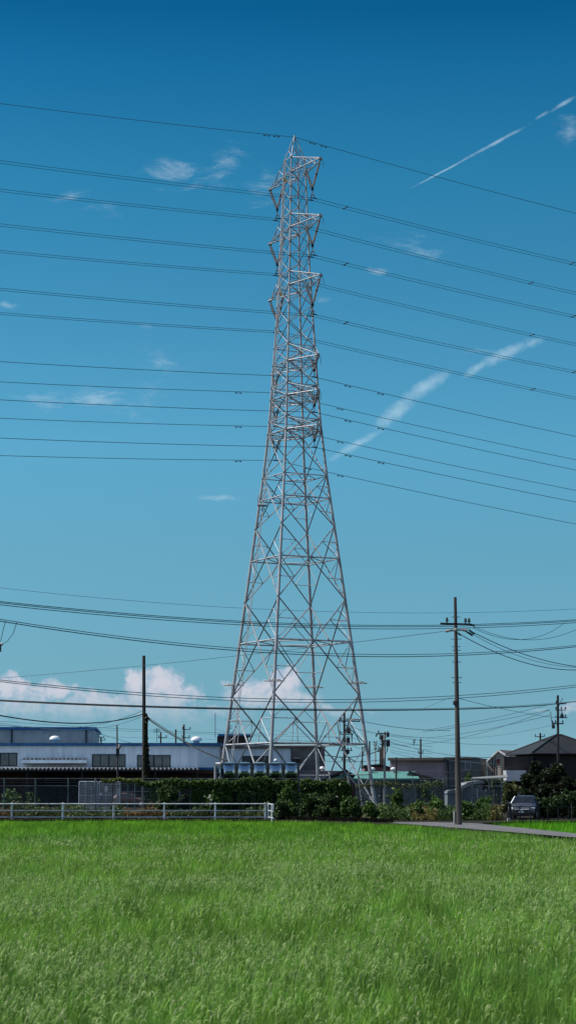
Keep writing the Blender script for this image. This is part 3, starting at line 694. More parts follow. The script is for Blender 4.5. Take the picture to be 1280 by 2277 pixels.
# ------------------------------------------------------------------ POLES
def pole(label, pxb, pxt, ytop, Y, wb, wt, m='concrete', name='utility_pole', z0=0.0, group=None):
    b = W(pxb, 1755, Y); t = W(pxt, ytop, Y)
    o = thing(name, label, 'pole', (b.x, Y, z0), group); 
    rb = wb*Y/F/2; rt = wt*Y/F/2
    MB().tube((b.x, Y, z0-.3), (t.x, Y, t.z), rb, rt, 12).build('shaft', m, o, smooth=False)
    return o
def arm(o, Y, px0, px1, py, m='iron', r=.06, insul=(), dy=0):
    a, b = W(px0, py, Y-.25), W(px1, py+dy, Y-.25)
    mb = MB(); mb.prism([(a.x, a.y-.04, a.z-r), (b.x, b.y-.04, b.z-r), (b.x, b.y-.04, b.z+r), (a.x, a.y-.04, a.z+r)], (0, .09, 0)); mb.build('crossarm', m, o)
    for px in insul:
        c = W(px, py+dy*(px-px0)/(px1-px0), Y-.25); mb = MB(); mb.tube(c, c+Vector((0, 0, .16)), .03, n=5); mb.tube(c+Vector((0, 0, .12)), c+Vector((0, 0, .34)), .09, .05, 8); mb.build('insulator', 'iron', o)
def transformer(o, Y, px, y0, y1, w):
    a, b = W(px, y0, Y-.45), W(px, y1, Y-.45); r = w*Y/F/2
    mb = MB(); mb.lathe((a.x, a.y, b.z), [(r*.85, 0), (r, .06), (r, (a.z-b.z)*.85), (r*1.08, (a.z-b.z)*.86), (r*.9, a.z-b.z)], 12)
    for k in (-.4, .4): mb.tube((a.x+k*r, a.y, a.z), (a.x+k*r, a.y, a.z+.22), .05, n=5)
    mb.build('transformer', 'iron', o)
# bare pole right
PY = 105.0
o = pole('tall bare round concrete pole standing alone beside the lane on the right', 1018.5, 1011, 1328, PY, 14.0, 6.6)
arm(o, PY, 978, 1047, 1386.5, 'iron', .05, (993, 1034, 1042), 2); arm(o, PY, 988, 1038, 1403, 'conclight', .05, (), -3)
mb = MB()
for (x0, x1, y0, y1) in ((990, 1000, 1404, 1401), (1008, 1014, 1402, 1399), (1026, 1036, 1400, 1402)):
    a, b = W(x0, y0, PY-.35), W(x1, y1, PY-.35); mb.tube(a, b, .09, n=6)
mb.build('clamp', 'arm', o)
mb = MB()
for (x0, y0, x1, y1) in ((1034, 1403, 1049, 1413), (1042, 1401, 1053, 1409), (1018, 1408, 1022, 1412), (1044, 1388, 1053, 1391)):
    mb.tube(W(x0, y0, PY-.3), W(x1, y1, PY+.6), .05, n=6)
mb.build('strain_insulator', 'iron', o)
mb = MB()
for y in (1372, 1421, 1438, 1446, 1472, 1507, 1518):
    p = W(1012+(y-1328)*.015, y, PY); s_ = .30*(1 if y % 2 else .8); mb.tube((p.x-s_, p.y, p.z), (p.x+s_, p.y, p.z), .018, n=4)
mb.build('step_bolts', 'iron', o)
mb = MB(); p = W(1010, 1563, PY-.1); mb.lathe((p.x, p.y, p.z-.12), [(.06, 0), (.1, .05), (.1, .2), (.04, .26)], 8); mb.build('cable_clamp', 'iron', o)
mb = MB(); p = W(1018.5, 1810, PY); mb.tube((p.x-.235, PY-.02, 0), (p.x-.23, PY-.02, .75), .06, n=6); mb.build('guard_sleeve', 'conclight', o)
# vine pole left
VY = 170.0
o = pole('dark weathered pole with ivy climbing its right side, standing behind the white rail', 321.5, 320, 1458, VY, 9.5, 7.0, 'oldwood')
mb = MB(); p = W(326, 1592, VY-.2); mb.tube(p, W(334, 1601, VY-.2), .10, .05, 6); mb.tube(W(322, 1588, VY-.2), p, .08, n=6); mb.build('cable_bracket', 'iron', o)
n = 2600; zt = rng.uniform(0, 1, n)**.8; zz = Z(1600, VY)*zt+.5; rr = (.14+.30*(1-zt))*rng.uniform(.5, 1.1, n)
P = np.stack([parent_loc(o).x+.02+rr*rng.uniform(-.3, 1.25, n)*(.6+.6*vnoise(zz*1.3, zz*0+3)), VY-.12+rng.normal(0, .16, n), zz], 1)
npmesh('ivy', *leafcloud(P, .13, (.008, .014, .006), (.022, .034, .012)), 'leaf', o)
# transformer pole right
QY = 200.0
o = pole('dark transformer pole with stacked crossarms rising behind the hip-roofed house', 1239, 1239, 1546, QY, 6.5, 5, 'oldwood')
arm(o, QY, 1234, 1258, 1565, 'iron', .05, (1236,)); arm(o, QY, 1233, 1256, 1579, 'iron', .04, (1235, 1247, 1256)); arm(o, QY, 1232, 1260, 1594, 'iron', .05, (1248, 1256), 2)
arm(o, QY, 1225, 1252, 1609, 'iron', .06, (1227, 1234, 1250)); transformer(o, QY, 1229, 1611, 1620, 7); transformer(o, QY, 1248, 1590, 1597, 8)
mb = MB(); mb.tube(W(1223, 1582, QY), W(1225, 1605, QY), .03, n=4); mb.tube(W(1241, 1570, QY), W(1250, 1552, QY), .03, n=4); mb.tube(W(1247, 1580, QY), W(1252, 1594, QY), .04, n=4); mb.build('riser_cable', 'iron', o)
# heavy pole behind pylon
o = pole('far pole crowded with transformers seen through the right side of the pylon', 765, 765, 1585, 225, 6, 5, 'oldwood')
arm(o, 225, 748, 800, 1603, 'iron', .07, (757, 772, 780), 1); arm(o, 225, 755, 785, 1633, 'iron', .05, (758, 777)); arm(o, 225, 752, 790, 1656, 'iron', .05, ()); arm(o, 225, 757, 783, 1669, 'iron', .05, (760, 780)); arm(o, 225, 757, 778, 1690, 'iron', .05, (760, 776))
for a in ((774, 1618, 1631, 10), (773, 1640, 1653, 9), (754, 1643, 1652, 7), (772, 1667, 1677, 9)): transformer(o, 225, *a)
mb = MB()
for (a, b, c, d) in ((749, 1605, 757, 1650), (780, 1612, 800, 1652), (782, 1630, 782, 1655), (746, 1640, 765, 1655), (766, 1680, 790, 1694)): mb.tube(W(a, b, 225), W(c, d, 225), .05, n=4)
mb.build('riser_cable', 'iron', o)
# twin poles
o = pole('pale slender pole of the twin-pole pair with transformers', 854, 854.5, 1627, 206, 6, 4.5, 'conclight'); 
o2 = pole('dark pole standing just left of the pale slender twin pole', 849.5, 849.5, 1634, 232, 6, 5, 'oldwood')
arm(o, 206, 838, 866, 1631, 'iron', .06, (841,)); transformer(o, 206, 861.5, 1631, 1639, 7); transformer(o, 206, 862, 1648, 1660, 9); arm(o, 206, 852, 867, 1647, 'iron', .05); 
mb = MB(); mb.tube(W(838, 1631, 206), W(835, 1638, 206), .09, n=5); mb.path([W(861, 1660, 206), W(860, 1670, 206), W(856, 1678, 206)], .05, 4); mb.build('riser_cable', 'iron', o)
arm(o2, 232, 842, 858, 1640, 'iron', .05, (844,)); arm(o2, 232, 843, 857, 1648, 'iron', .05); arm(o2, 232, 843, 857, 1655, 'iron', .05); transformer(o2, 232, 846, 1636, 1645, 6)
def simple(label, px, ytop, Y, w=5, arms=(), m='oldwood', **k):
    o = pole(label, px, px, ytop, Y, w*1.1, w*.85, m, **k)
    for (a, b, y) in arms: arm(o, Y, a, b, y, 'iron', .05, (a+1, b-1))
    return o
o = simple('short dark pole with clustered fittings left of the twin poles', 845, 1662, 250, 4.5, ((840, 850, 1664), (839, 849, 1671))); transformer(o, 250, 846, 1668, 1675, 5)
simple('plain dark post just right of the pylon foot', 821, 1648, 235, 4)
simple('thin far pole with tiny crossarms between post and twin poles', 834, 1650, 330, 3, ((830, 838, 1651), (830, 838, 1658), (831, 837, 1666)), m='conclight')
simple('dark stub post behind the right edge of the pylon', 805, 1660, 240, 3.5)
simple('short dark pole in front of the green roof', 880, 1684, 190, 4.5)
simple('dark pole rising behind the flat-roofed pink building', 934.5, 1643, 260, 4.5, ((929, 940, 1675),))
simple('small far pole top left of the hip-roofed house ridge', 1200, 1630, 260, 5, ((1188, 1210, 1638),))
simple('thin street light pole between grey block and gable house', 1065.5, 1702, 230, 2.5, ((1064, 1071, 1703),))
simple('far pole with two short crossarms above the factory roof right of the vine-covered pole', 409, 1611, 260, 4.5, ((405, 424, 1622), (404, 422, 1640)))
simple('plain dark post above the factory roof', 391, 1622, 250, 4)
simple('small far pole with a street lamp arm above the factory roof', 357.5, 1628, 280, 4, ((352, 371, 1640),))
simple('tiny far pole top with crossarms next to the upper factory hall', 225, 1638, 300, 4, ((217, 235, 1646), (220, 232, 1641)))
o = pole('thin grey lamp post with a short angled lamp in front of the factory windows', 263, 260.5, 1612, 150, 4.2, 3.0, 'concrete', name='lamp_post')
mb = MB(); a, b = W(263, 1667, 150), W(267.5, 1656, 150); mb.tube(a, b, .10, .15, 8); mb.build('lamp_head', 'conclight', o)
mb = MB(); a = W(261.5, 1667, 150); mb.box(a.x-.10, a.x+.14, a.y-.12, a.y+.12, a.z-.5, a.z+.1); mb.build('junction_box', 'iron', o)
# poles left of frame carrying the cables in the corner
LYp = 118.0
o = thing('pole_switch', 'small dark switch box with drop leads poking in at the left edge', 'switch', tuple(W(-3, 1440, LYp)))
mb = MB(); a = W(-1, 1428, LYp); b = W(2.5, 1449, LYp); mb.box(a.x-.3, b.x-.0, LYp-.2, LYp+.2, b.z, a.z-.12, ); mb.build('switch_box', 'iron', o)
mb = MB(); mb.tube(W(-14, 1436, LYp), W(7, 1432, LYp), .09, n=6); mb.build('support_arm', 'arm', o)
mb = MB(); mb.path([W(13, 1381, LYp-14), W(9, 1396, LYp-8), W(2, 1426, LYp-1)], .018, 4); mb.path([W(38, 1384, LYp-12), W(30, 1408, LYp-7), W(18, 1425, LYp-3), W(6, 1433, LYp)], .018, 4); mb.build('drop_lead', 'iron', o)
# antennas
def antenna(label, px, y0, y1, Y, w=14):
    o = thing('roof_antenna', label, 'antenna', tuple(W(px, y1, Y)), None); mb = MB(); mb.tube(W(px, y1, Y), W(px, y0, Y), .03, n=4); mb.build('mast', 'iron', o)
    mb = MB()
    for i, yy in enumerate((y0+2, y0+7)):
        mb.tube(W(px-w/2, yy+2, Y), W(px+w/2, yy, Y), .02, n=4)
        for t in np.linspace(-.5, .5, 6): c = W(px+w*t, yy+1-2*t, Y); mb.tube(c-Vector((0, .3, 0)), c+Vector((0, .3, 0)), .014, n=4); mb.tube(c-Vector((0, 0, .12)), c+Vector((0, 0, .12)), .014, n=4)
    mb.build('elements', 'iron', o)
antenna('cluster of television aerials beside the small far pole above the factory roof', 349, 1619, 1650, 230, 14)
o = MB().tube(W(478.5, 1640, 225), W(478.5, 1585, 225), .035, n=4).build('radio_mast', 'iron'); tag(o, 'hair-thin tall mast left of the dark roof hut behind the pylon', 'mast')
antenna('television aerial on the grey tower block behind the pylon', 510, 1612, 1640, 228, 10)
antenna('comb-like aerial cluster left of the pole behind the pink building', 920, 1643, 1660, 262, 6)
# ------------------------------------------------------------------ BUILDINGS
def bwall(mb, x0, x1, y0, y1, z0, z1): mb.box(x0, x1, y0, y1, z0, z1); return mb
def window(o, Y, px0, px1, py0, py1, n=4, glass='curtain', fr='frame', lw=.10, proud=.05):
    x0, x1, z1, z0 = X(px0, Y), X(px1, Y), Z(py0, Y), Z(py1, Y)
    mb = MB(); y = Y-proud
    mb.box(x0, x1, y, Y+.02, z1-lw, z1); mb.box(x0, x1, y, Y+.02, z0, z0+lw)
    mb.box(x0, x0+lw, y, Y+.02, z0+lw, z1-lw); mb.box(x1-lw, x1, y, Y+.02, z0+lw, z1-lw)
    for i in range(1, n):
        x = x0+(x1-x0)*i/n; k = lw*(.5 if i*2 != n else .8); mb.box(x-k, x+k, y+.005, Y+.02, z0+lw, z1-lw)
    f = mb.build('window', fr, o)
    MB().box(x0+lw*.5, x1-lw*.5, y+.03, y+.04, z0+lw*.5, z1-lw*.5).build('pane', glass, f); return f
def vent(label, px, y0, y1, w, Y, loc_label=None):
    a = W(px, y1, Y); t = Z(y0, Y); r = w*Y/F/2; h = t-a.z
    o = thing('roof_ventilator', label, 'roof vent', tuple(a), 'white mushroom roof vents')
    MB().lathe(tuple(a), [(r*.55, -.3), (r*.55, h*.5)], 14).build('neck', 'arm', o)
    MB().lathe(tuple(a), [(r*.95, h*.42), (r, h*.5), (r*.85, h*.78), (r*.5, h*.95), (.02, h)], 16).build('cap', 'white', o, smooth=True)
FY = 213.0
fac = thing('factory', 'long low pale blue factory hall with a blue roof edge and dark open ground floor', 'building', (X(200, FY), FY, 0))
xL, xR, xM = X(-90, FY), X(646, FY), X(489, FY)
zt_, zaw = Z(1659, FY), Z(1709, FY)
MB().box(xL, xM, FY, FY+30, zaw-.15, zt_).build('upper_wall', 'bluew', fac)
MB().box(xM+.005, xR, FY+.35, FY+30, 0, Z(1664, FY)).build('side_wall', 'bluew', fac)
MB().box(xL, xM+.1, FY-.35, FY+30.3, zt_+.002, Z(1652, FY)).build('roof_edge', 'bluet', fac)
MB().box(xM+.11, xR+.2, FY+.1, FY+30.3, Z(1664, FY)+.002, Z(1659.5, FY)).build('roof_slab', 'flatroof', fac)
MB().box(xL, xM, FY+.02, FY+.8, 0, zaw-.16).build('ground_floor_wall', 'darkb', fac)  # dark brown colour stands in for the shade under the canopy
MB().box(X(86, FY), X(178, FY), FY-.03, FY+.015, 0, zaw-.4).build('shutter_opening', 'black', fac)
MB().box(X(436, FY), X(485, FY), FY-.12, FY-.002, Z(1712, FY), Z(1706.5, FY)).build('blue_band', 'bluet', fac)
MB().box(X(400, FY), X(487, FY), FY-.4, FY-.13, Z(1720, FY), Z(1713, FY)).build('beam', 'brown', fac)
window(fac, FY, -38, 38, 1674, 1704, 4); window(fac, FY, 204, 279, 1677, 1706, 4); window(fac, FY, 304, 379, 1679, 1706.5, 4)
window(fac, FY+.35, 538, 600, 1681, 1698, 3, 'glass'); 
mb = MB(); mb.box(X(490, FY), X(500, FY), FY+.2, FY+.34, Z(1695, FY), Z(1672, FY)); mb.build('wall_panel', 'beige', fac)
def corrugated(name, x0, x1, y0, y1, z0, z1, pitch, amp, m, parent, th=.02):
    """wavy sheet, front edge at y0/z0, back edge at y1/z1"""
    n = int((x1-x0)/pitch*6); xs = np.linspace(x0, x1, n); V = []; Fs = []
    for x in xs:
        dz = amp*math.sin(2*math.pi*x/pitch)
        V += [(x, y0, z0+dz), (x, y1, z1+dz), (x, y1, z1+dz-th), (x, y0, z0+dz-th)]
    for i in range(n-1):
        a, b = 4*i, 4*i+4
        Fs += [(a, b, b+1, a+1), (a+3, a+2, b+2, b+3), (a, a+3, b+3, b), (a+1, b+1, b+2, a+2)]
    mb = MB(); mb.add(V, Fs); return mb.build(name, m, parent)
AY = FY-4.5
aw = corrugated('canopy', X(-90, AY, 1709), X(441, AY, 1709), AY, FY-.03, Z(1709, AY), Z(1709, AY)+.10, .44, .12, 'poly', fac, .035)
mb = MB(); mb.box(X(-90, AY), X(441, AY), AY+.12, AY+.22, Z(1709, AY)-.30, Z(1709, AY)-.13)
for px in (-20, 60, 182, 262, 345, 438): mb.box(X(px, AY)-.07, X(px, AY)+.07, AY+.1, AY+.24, 0, Z(1709, AY)-.40)
mb.build('canopy_frame', 'frame', fac); 
SA = FY-1.3
corrugated('small_canopy', X(49, SA), X(191, SA), SA, FY-.02, Z(1687, SA), Z(1687, SA)+.04, .44, .10, 'poly', fac, .03)
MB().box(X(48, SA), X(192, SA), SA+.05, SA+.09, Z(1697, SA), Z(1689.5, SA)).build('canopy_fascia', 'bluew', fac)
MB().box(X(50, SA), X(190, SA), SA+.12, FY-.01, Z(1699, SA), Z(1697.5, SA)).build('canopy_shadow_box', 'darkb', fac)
for x in (150, 262): 
    MB().tube((X(x, FY)+.3, FY-.08, zaw), (X(x, FY)+.3, FY-.08, Z(1653, FY)), .05, n=6)
MB().tube((X(489, FY), FY-.1, 0), (X(489, FY), FY-.1, zt_), .08, n=8).build('downpipe', 'arm', fac)
UY = 228.0
up = thing('upper_hall', 'tall grey ribbed hall with dark blue roof band behind the factory on the left', 'building', (X(100, UY), UY, 0))
MB().box(X(-120, UY), X(207, UY), UY, UY+22, 0, Z(1622, UY)).build('wall', 'greyw', up)
MB().box(X(-120, UY), X(213, UY), UY-.6, UY+22.5, Z(1622, UY)+.002, Z(1617, UY)).build('roof_band', 'bluet', up)
for px in (25, 190):
    MB().tube((X(px, UY), UY-.08, 0), (X(px, UY), UY-.08, Z(1623, UY)), .10, n=6).build('downpipe', 'frame', up)
vent('white mushroom vent on the left part of the blue roof edge, before the grey hall', 122.5, 1636, 1652, 25, 221)
vent('white mushroom vent on the roof between the vine-covered pole and the pylon', 436.5, 1637.5, 1655, 25, 221)
vent('small round white vent just above the steel water tank', 613, 1687, 1696, 9, 133.5)
vent('white vent on the pink annex behind the right pylon foot', 716, 1704, 1714, 12, 232)
vent('white vent in front of the maroon roof behind the green roof', 827, 1706, 1715, 14, 217)
vent('white vent beside the dark pole at the pink building corner', 874, 1706, 1715, 13, 217)
# roof hut
HY = 224.0
hut = thing('roof_hut', 'dark brown roof hut with a blue roof seen through the left pylon leg', 'building', (X(520, HY), HY, 0))
MB().box(X(482, HY), X(549, HY), HY, HY+6, 0, Z(1637, HY)).build('wall', 'darkb', hut)
mb = MB(); mb.prism([(X(484, HY), HY-.4, Z(1637, HY)+.003), (X(560, HY), HY-.4, Z(1637, HY)+.003), (X(559, HY), HY-.4, Z(1633, HY)), (X(484, HY), HY-.4, Z(1632, HY))], (0, 7, 0)); mb.build('roof', 'bluet', hut)
# grey block + pink annex behind the tower
GY = 240.0
gb = thing('grey_block', 'plain grey block with a rusty balcony seen between the right pylon legs', 'building', (X(690, GY), GY, 0))
MB().box(X(644, GY), X(722, GY), GY, GY+14, 0, Z(1662, GY)).build('wall', 'greyb', gb)
MB().box(X(643, GY), X(724, GY), GY-.3, GY+14.3, Z(1662, GY)+.003, Z(1659.5, GY)).build('roof', 'flatroof', gb)
window(gb, GY, 652, 668, 1684, 1697, 2, 'glass'); window(gb, GY, 704, 711, 1668, 1679, 1, 'glass'); 
MB().box(X(651, GY), X(668, GY), GY-.6, GY-.06, Z(1687, GY), Z(1684.5, GY)).build('balcony_rail', 'beige', gb)
MB().box(X(703, GY), X(713, GY), GY-.4, GY-.06, Z(1691, GY), Z(1688, GY)).build('balcony_ledge', 'brown', gb)
AYk = 226.0
pa = thing('pink_annex', 'low pale pink ribbed building below the grey block behind the pylon', 'building', (X(700, AYk), AYk, 0))
MB().box(X(664, AYk), X(752, AYk), AYk, AYk+8, 0, Z(1715.5, AYk)).build('wall', 'pink', pa)
MB().box(X(663, AYk), X(753, AYk), AYk-.2, AYk+8.2, Z(1715.5, AYk)+.003, Z(1714, AYk)).build('roof', 'shedroof', pa)
# green roofed sheds
SY = 218.0
gs = thing('green_gable_shed', 'small shed with green front and brown gable at the pylon foot', 'shed', (X(770, SY), SY, 0))
mb = MB(); mb.prism([(X(700, SY), SY, 0), (X(815, SY), SY, 0), (X(815, SY), SY, Z(1748, SY)), (X(768, SY), SY, Z(1719, SY)), (X(700, SY), SY, Z(1745, SY))], (0, 9, 0)); mb.build('gable_wall', 'green', gs)
mb = MB(); 
for a, b in (((695, 1746), (768, 1716)), ((768, 1716), (822, 1750))):
    p, q = W(*a, SY), W(*b, SY); mb.prism([(p.x, SY-.5, p.z), (q.x, SY-.5, q.z), (q.x, SY-.5, q.z+.28), (p.x, SY-.5, p.z+.28)], (0, 10, 0))
mb.build('roof', 'tile', gs)
mb = MB(); mb.prism([(X(740, SY), SY-.12, 0), (X(797, SY), SY-.12, 0), (X(797, SY), SY-.12, Z(1742, SY)), (X(768, SY), SY-.12, Z(1727, SY)), (X(740, SY), SY-.12, Z(1740, SY))], (0, .1, 0)); mb.build('gable_panel', 'brown', gs)
gr = thing('green_roof_shed', 'long low building with a bright mint green metal roof behind the fence', 'shed', (X(865, 212), 212, 0))
Y0 = 212.0
mb = MB(); mb.prism([(X(785, Y0), Y0, Z(1733, Y0)), (X(932, Y0), Y0, Z(1733, Y0)), (X(916, Y0+6), Y0+6, Z(1717.5, Y0+6)), (X(790, Y0+6), Y0+6, Z(1717.5, Y0+6))], (0, 0, .10)); mb.build('roof', 'green', gr)
MB().box(X(790, Y0), X(926, Y0), Y0+.7, Y0+9, 0, Z(1733.5, Y0)-.05).build('wall', 'panel', gr)
MB().box(X(785, Y0), X(932, Y0), Y0-.06, Y0-.005, Z(1737, Y0), Z(1733, Y0)).build('fascia', mat('green_fascia', (.03, .13, .11), .6, ns=2), gr)
ma = thing('maroon_roof_house', 'small maroon house with a dark slope behind the mint green roof', 'house', (X(830, 225), 225, 0))
mb = MB(); mb.prism([(X(810, 225), 225, 0), (X(900, 225), 225, 0), (X(900, 225), 225, Z(1719, 225)), (X(868, 225), 225, Z(1711, 225)), (X(845, 225), 225, Z(1704.5, 225)), (X(810, 225), 225, Z(1706, 225))], (0, 8, 0)); mb.build('wall', 'pinkd', ma)
mb = MB()
for a, b in (((808, 1706), (843, 1703)), ((843, 1703), (902, 1719))):
    p, q = W(*a, 224.5), W(*b, 224.5); mb.prism([(p.x, 224.3, p.z), (q.x, 224.3, q.z), (q.x, 224.3, q.z+.22), (p.x, 224.3, p.z+.22)], (0, 9, 0))
mb.build('roof', 'tile', ma)
# pink flat-roofed building
BY = 222.0
pb = thing('pink_building', 'pink-grey ribbed building with a flat brown roof and a dark windowed end', 'building', (X(955, BY), BY, 0))
MB().box(X(866, BY), X(989, BY), BY, BY+14, 0, Z(1691, BY)).build('wall', 'pink', pb)
MB().box(X(863, BY), X(990, BY), BY-.7, BY+14.4, Z(1691, BY)+.003, Z(1685, BY)).build('roof', 'flatroof', pb)
MB().box(X(990.5, BY), X(1053, BY), BY-.5, BY+14, 0, Z(1687.5, BY)).build('end_wall', 'greyb', pb)  # darker material paints in the shade of the building's right face
MB().box(X(989, BY), X(1054, BY), BY-.8, BY+14.2, Z(1687.5, BY)+.003, Z(1684, BY)).build('end_roof', 'flatroof', pb)
window(pb, BY-.5, 1025, 1049, 1691, 1712, 2, 'curtain', 'shedroof', .06); window(pb, BY-.5, 999, 1008, 1697, 1716, 1, 'curtain', 'frame', .06)
mb = MB()
for px in (996, 1016, 1021): mb.tube((X(px, BY), BY-.56, 0), (X(px, BY), BY-.56, Z(1688, BY)), .06, n=6)
mb.build('downpipes', 'frame', pb)
lt = thing('lean_to', 'dark-roofed lean-to with an air conditioner outdoor unit between green roof and bare pole', 'shed', (X(950, 214), 214, 0))
mb = MB(); mb.prism([(X(905, 214), 214, 0), (X(978, 214), 214, 0), (X(978, 214), 214, Z(1739, 214)), (X(920, 214), 214, Z(1719, 214)), (X(905, 214), 214, Z(1719, 214))], (0, 7, 0)); mb.build('wall', 'greyb', lt)
p, q = W(908, 1717, 213.6), W(980, 1738, 213.6); mb = MB(); mb.prism([(p.x, 213.6, p.z), (q.x, 213.6, q.z), (q.x, 213.6, q.z+.16), (p.x, 213.6, p.z+.16)], (0, 8, 0)); mb.build('roof', 'tile', lt)
ac = thing('air_conditioner', 'white outdoor air conditioner unit on the wall of the dark-roofed lean-to', 'air conditioner', (X(940, 213), 213.2, Z(1752, 213)))
MB().box(X(934, 213), X(946, 213), 213.2, 213.8, Z(1752, 213), Z(1735, 213)).build('casing', 'white', ac, bevel=.03)
for zz in (1739.5, 1747.5):
    mb = MB(); mb.lathe((X(940, 213), 213.17, Z(zz, 213)), [(.02, .02), (.24, .02), (.24, 0), (.20, -.01)], 14, axis=1); mb.build('fan_grille', 'iron', ac)
# gable house far
hY = 228.0
gh = thing('gable_house', 'pale beige ribbed gable house with white verge boards and one tiny red shutter', 'house', (X(1112, hY), hY, 0))
mb = MB(); mb.prism([(X(1081, hY), hY, 0), (X(1143, hY), hY, 0), (X(1143, hY), hY, Z(1693, hY)), (X(1107.5, hY), hY, Z(1672, hY)), (X(1081, hY), hY, Z(1696, hY))], (0, 9, 0)); mb.build('wall', 'beige', gh)
mb = MB()
for a, b in (((1080, 1695.5), (1107.5, 1671)), ((1107.5, 1671), (1144, 1693))):
    p, q = W(*a, hY), W(*b, hY); mb.prism([(p.x, hY-.25, p.z), (q.x, hY-.25, q.z), (q.x, hY-.25, q.z+.2), (p.x, hY-.25, p.z+.2)], (0, .2, 0))
mb.build('verge_board', 'white', gh)
mb = MB()
for a, b in (((1081, 1695), (1107.5, 1670.5)), ((1107.5, 1670.5), (1146, 1693))):
    p, q = W(*a, hY), W(*b, hY); mb.prism([(p.x, hY-.04, p.z+.02), (q.x, hY-.04, q.z+.02), (q.x, hY-.04, q.z+.18), (p.x, hY-.04, p.z+.18)], (0, 9.4, 0))
mb.build('roof', 'flatroof', gh)
f = window(gh, hY, 1104, 1111, 1688, 1700, 1, 'redw', 'brown', .05)
mb = MB()
for px in (1094, 1100, 1115, 1125): mb.tube((X(px, hY), hY-.06, 0), (X(px, hY), hY-.06, Z(1686, hY)), .04, n=5)
mb.build('downpipes', 'frame', gh)
# sheds mid right
s1 = thing('carport', 'open carport with a long white sloping roof below the beige gable house', 'carport', (X(1085, 185), 185, 0))
mb = MB(); mb.prism([(X(1040, 185), 185, Z(1734, 185)), (X(1128, 185), 185, Z(1729.5, 185)), (X(1128, 191), 191, Z(1724.5, 191)), (X(1046, 191), 191, Z(1730, 191))], (0, 0, .06)); mb.build('roof', mat('carport_sheet', (.2, .2, .2), .7, ns=1), s1)
MB().box(X(1044, 187), X(1126, 187), 187.5, 190.5, 0, Z(1737, 187)).build('back_wall', 'darkb', s1)
for px in (1046, 1086, 1124): MB().tube((X(px, 186), 186, 0), (X(px, 186), 186, Z(1734, 186)), .06, n=6).build('post', 'arm', s1)
s2 = thing('arched_shed', 'small shed with a curved white sheet roof right behind the bare pole', 'shed', (X(1035, 150), 150, 0))
arc = [(994, 1764), (996, 1759), (1003, 1756), (1022, 1755), (1032, 1742), (1060, 1736), (1072, 1737), (1052, 1753), (1036, 1760)]
mb = MB(); pts_ = [W(a, b, 150) for a, b in ((1022, 1757), (1026, 1748), (1040, 1739), (1066, 1735.5), (1073, 1736))]
top = pts_; mb.prism([(p.x, 150, p.z) for p in top]+[(p.x+.12, 150, p.z-.22) for p in top[::-1]], (0, 5, 0)); mb.build('roof', mat('sheet_roof_dull', (.26, .26, .26), .8, ns=1, na=.3, spec=.1), s2)
mb = MB(); mb.prism([(X(1024, 150), 150.3, 0), (X(1072, 150), 150.3, 0), (X(1072, 150), 150.3, Z(1739, 150)), (X(1042, 150), 150.3, Z(1743, 150)), (X(1026, 150), 150.3, Z(1756, 150))], (0, 4.4, 0)); mb.build('wall', 'panel', s2)
s3 = thing('storage_shed', 'low white storage box shed just left of the bare pole', 'shed', (X(1005, 148), 148, 0))
MB().box(X(994, 148), X(1024, 148), 148, 151, 0, Z(1764, 148)).build('wall', 'panel', s3); 
mb = MB(); pp = [W(a, b, 148) for a, b in ((992, 1765), (994, 1760), (1000, 1756.5), (1016, 1755.5), (1026, 1757), (1027, 1764))]; mb.prism([(p.x, 147.8, p.z) for p in pp], (0, 3.4, 0)); mb.build('roof', 'panel', s3)
pn = thing('panel_fence', 'pale corrugated sheet screen with hanging weeds behind the fence near the parked car', 'fence', (X(1085, 131), 131, 0))
corrug = MB(); MB().box(X(1060, 131), X(1116, 131), 131, 131.06, 0, Z(1757, 131)).build('sheet', 'panel', pn)
for px in (1061, 1080, 1098, 1115): MB().box(X(px, 131)-.04, X(px, 131)+.04, 130.9, 130.98, 0, Z(1754, 131)).build('post', 'mesh', pn)
MB().box(X(1060, 131), X(1116, 131), 130.9, 130.95, Z(1764, 131), Z(1761.5, 131)).build('rail', 'fence', pn)
# house with hip roof
HX, HYY = X(1183, 205), 205.0; ang = R_(13.4)
hs = thing('hip_roof_house', 'dark two-storey house with a grey hipped tile roof and white balcony behind trees', 'house', (HX, HYY, 0))
ze = Z(1674, 205); zr = Z(1634, 209); c0 = (HX, HYY)
wl, dp = 9.3, 8.0
def loc(x, y, z): return rz((HX+x, HYY+y, z), ang, c0)
# local frame: x to the right along the front, y back along the side; corner at origin is the eave corner
mb = MB(); ov = .0; th = .16
rp1, rp2 = (4.35, dp/2), (wl-4.35, dp/2)
A = [loc(0, 0, ze), loc(wl, 0, ze), loc(wl, dp, ze), loc(0, dp, ze)]; B = [loc(rp1[0], rp1[1], zr), loc(rp2[0], rp2[1], zr)]
A2 = [(a[0], a[1], a[2]-th) for a in A]
mb.add(A+B+A2, [(0, 1, 5, 4), (1, 2, 5), (2, 3, 4, 5), (3, 0, 4), (0, 6, 7, 1), (1, 7, 8, 2), (2, 8, 9, 3), (3, 9, 6, 0), (9, 8, 7, 6)]); rf = mb.build('roof', 'tile', hs)
mb = MB(); rd = [A[0], B[0], B[1], A[1]]
for a, b in ((A[0], B[0]), (A[3], B[0]), (B[0], B[1]), (B[1], A[1])): mb.tube(Vector(a)+Vector((0, 0, .03)), Vector(b)+Vector((0, 0, .03)), .10, n=6)
mb.build('ridge_tiles', 'tile', rf)
mb = MB(); q = [loc(.8, .8, 0), loc(wl-.8, .8, 0), loc(wl-.8, dp-.8, 0), loc(.8, dp-.8, 0)]; mb.prism(q, (0, 0, ze-th-.02)); mb.build('wall', 'housew', hs)
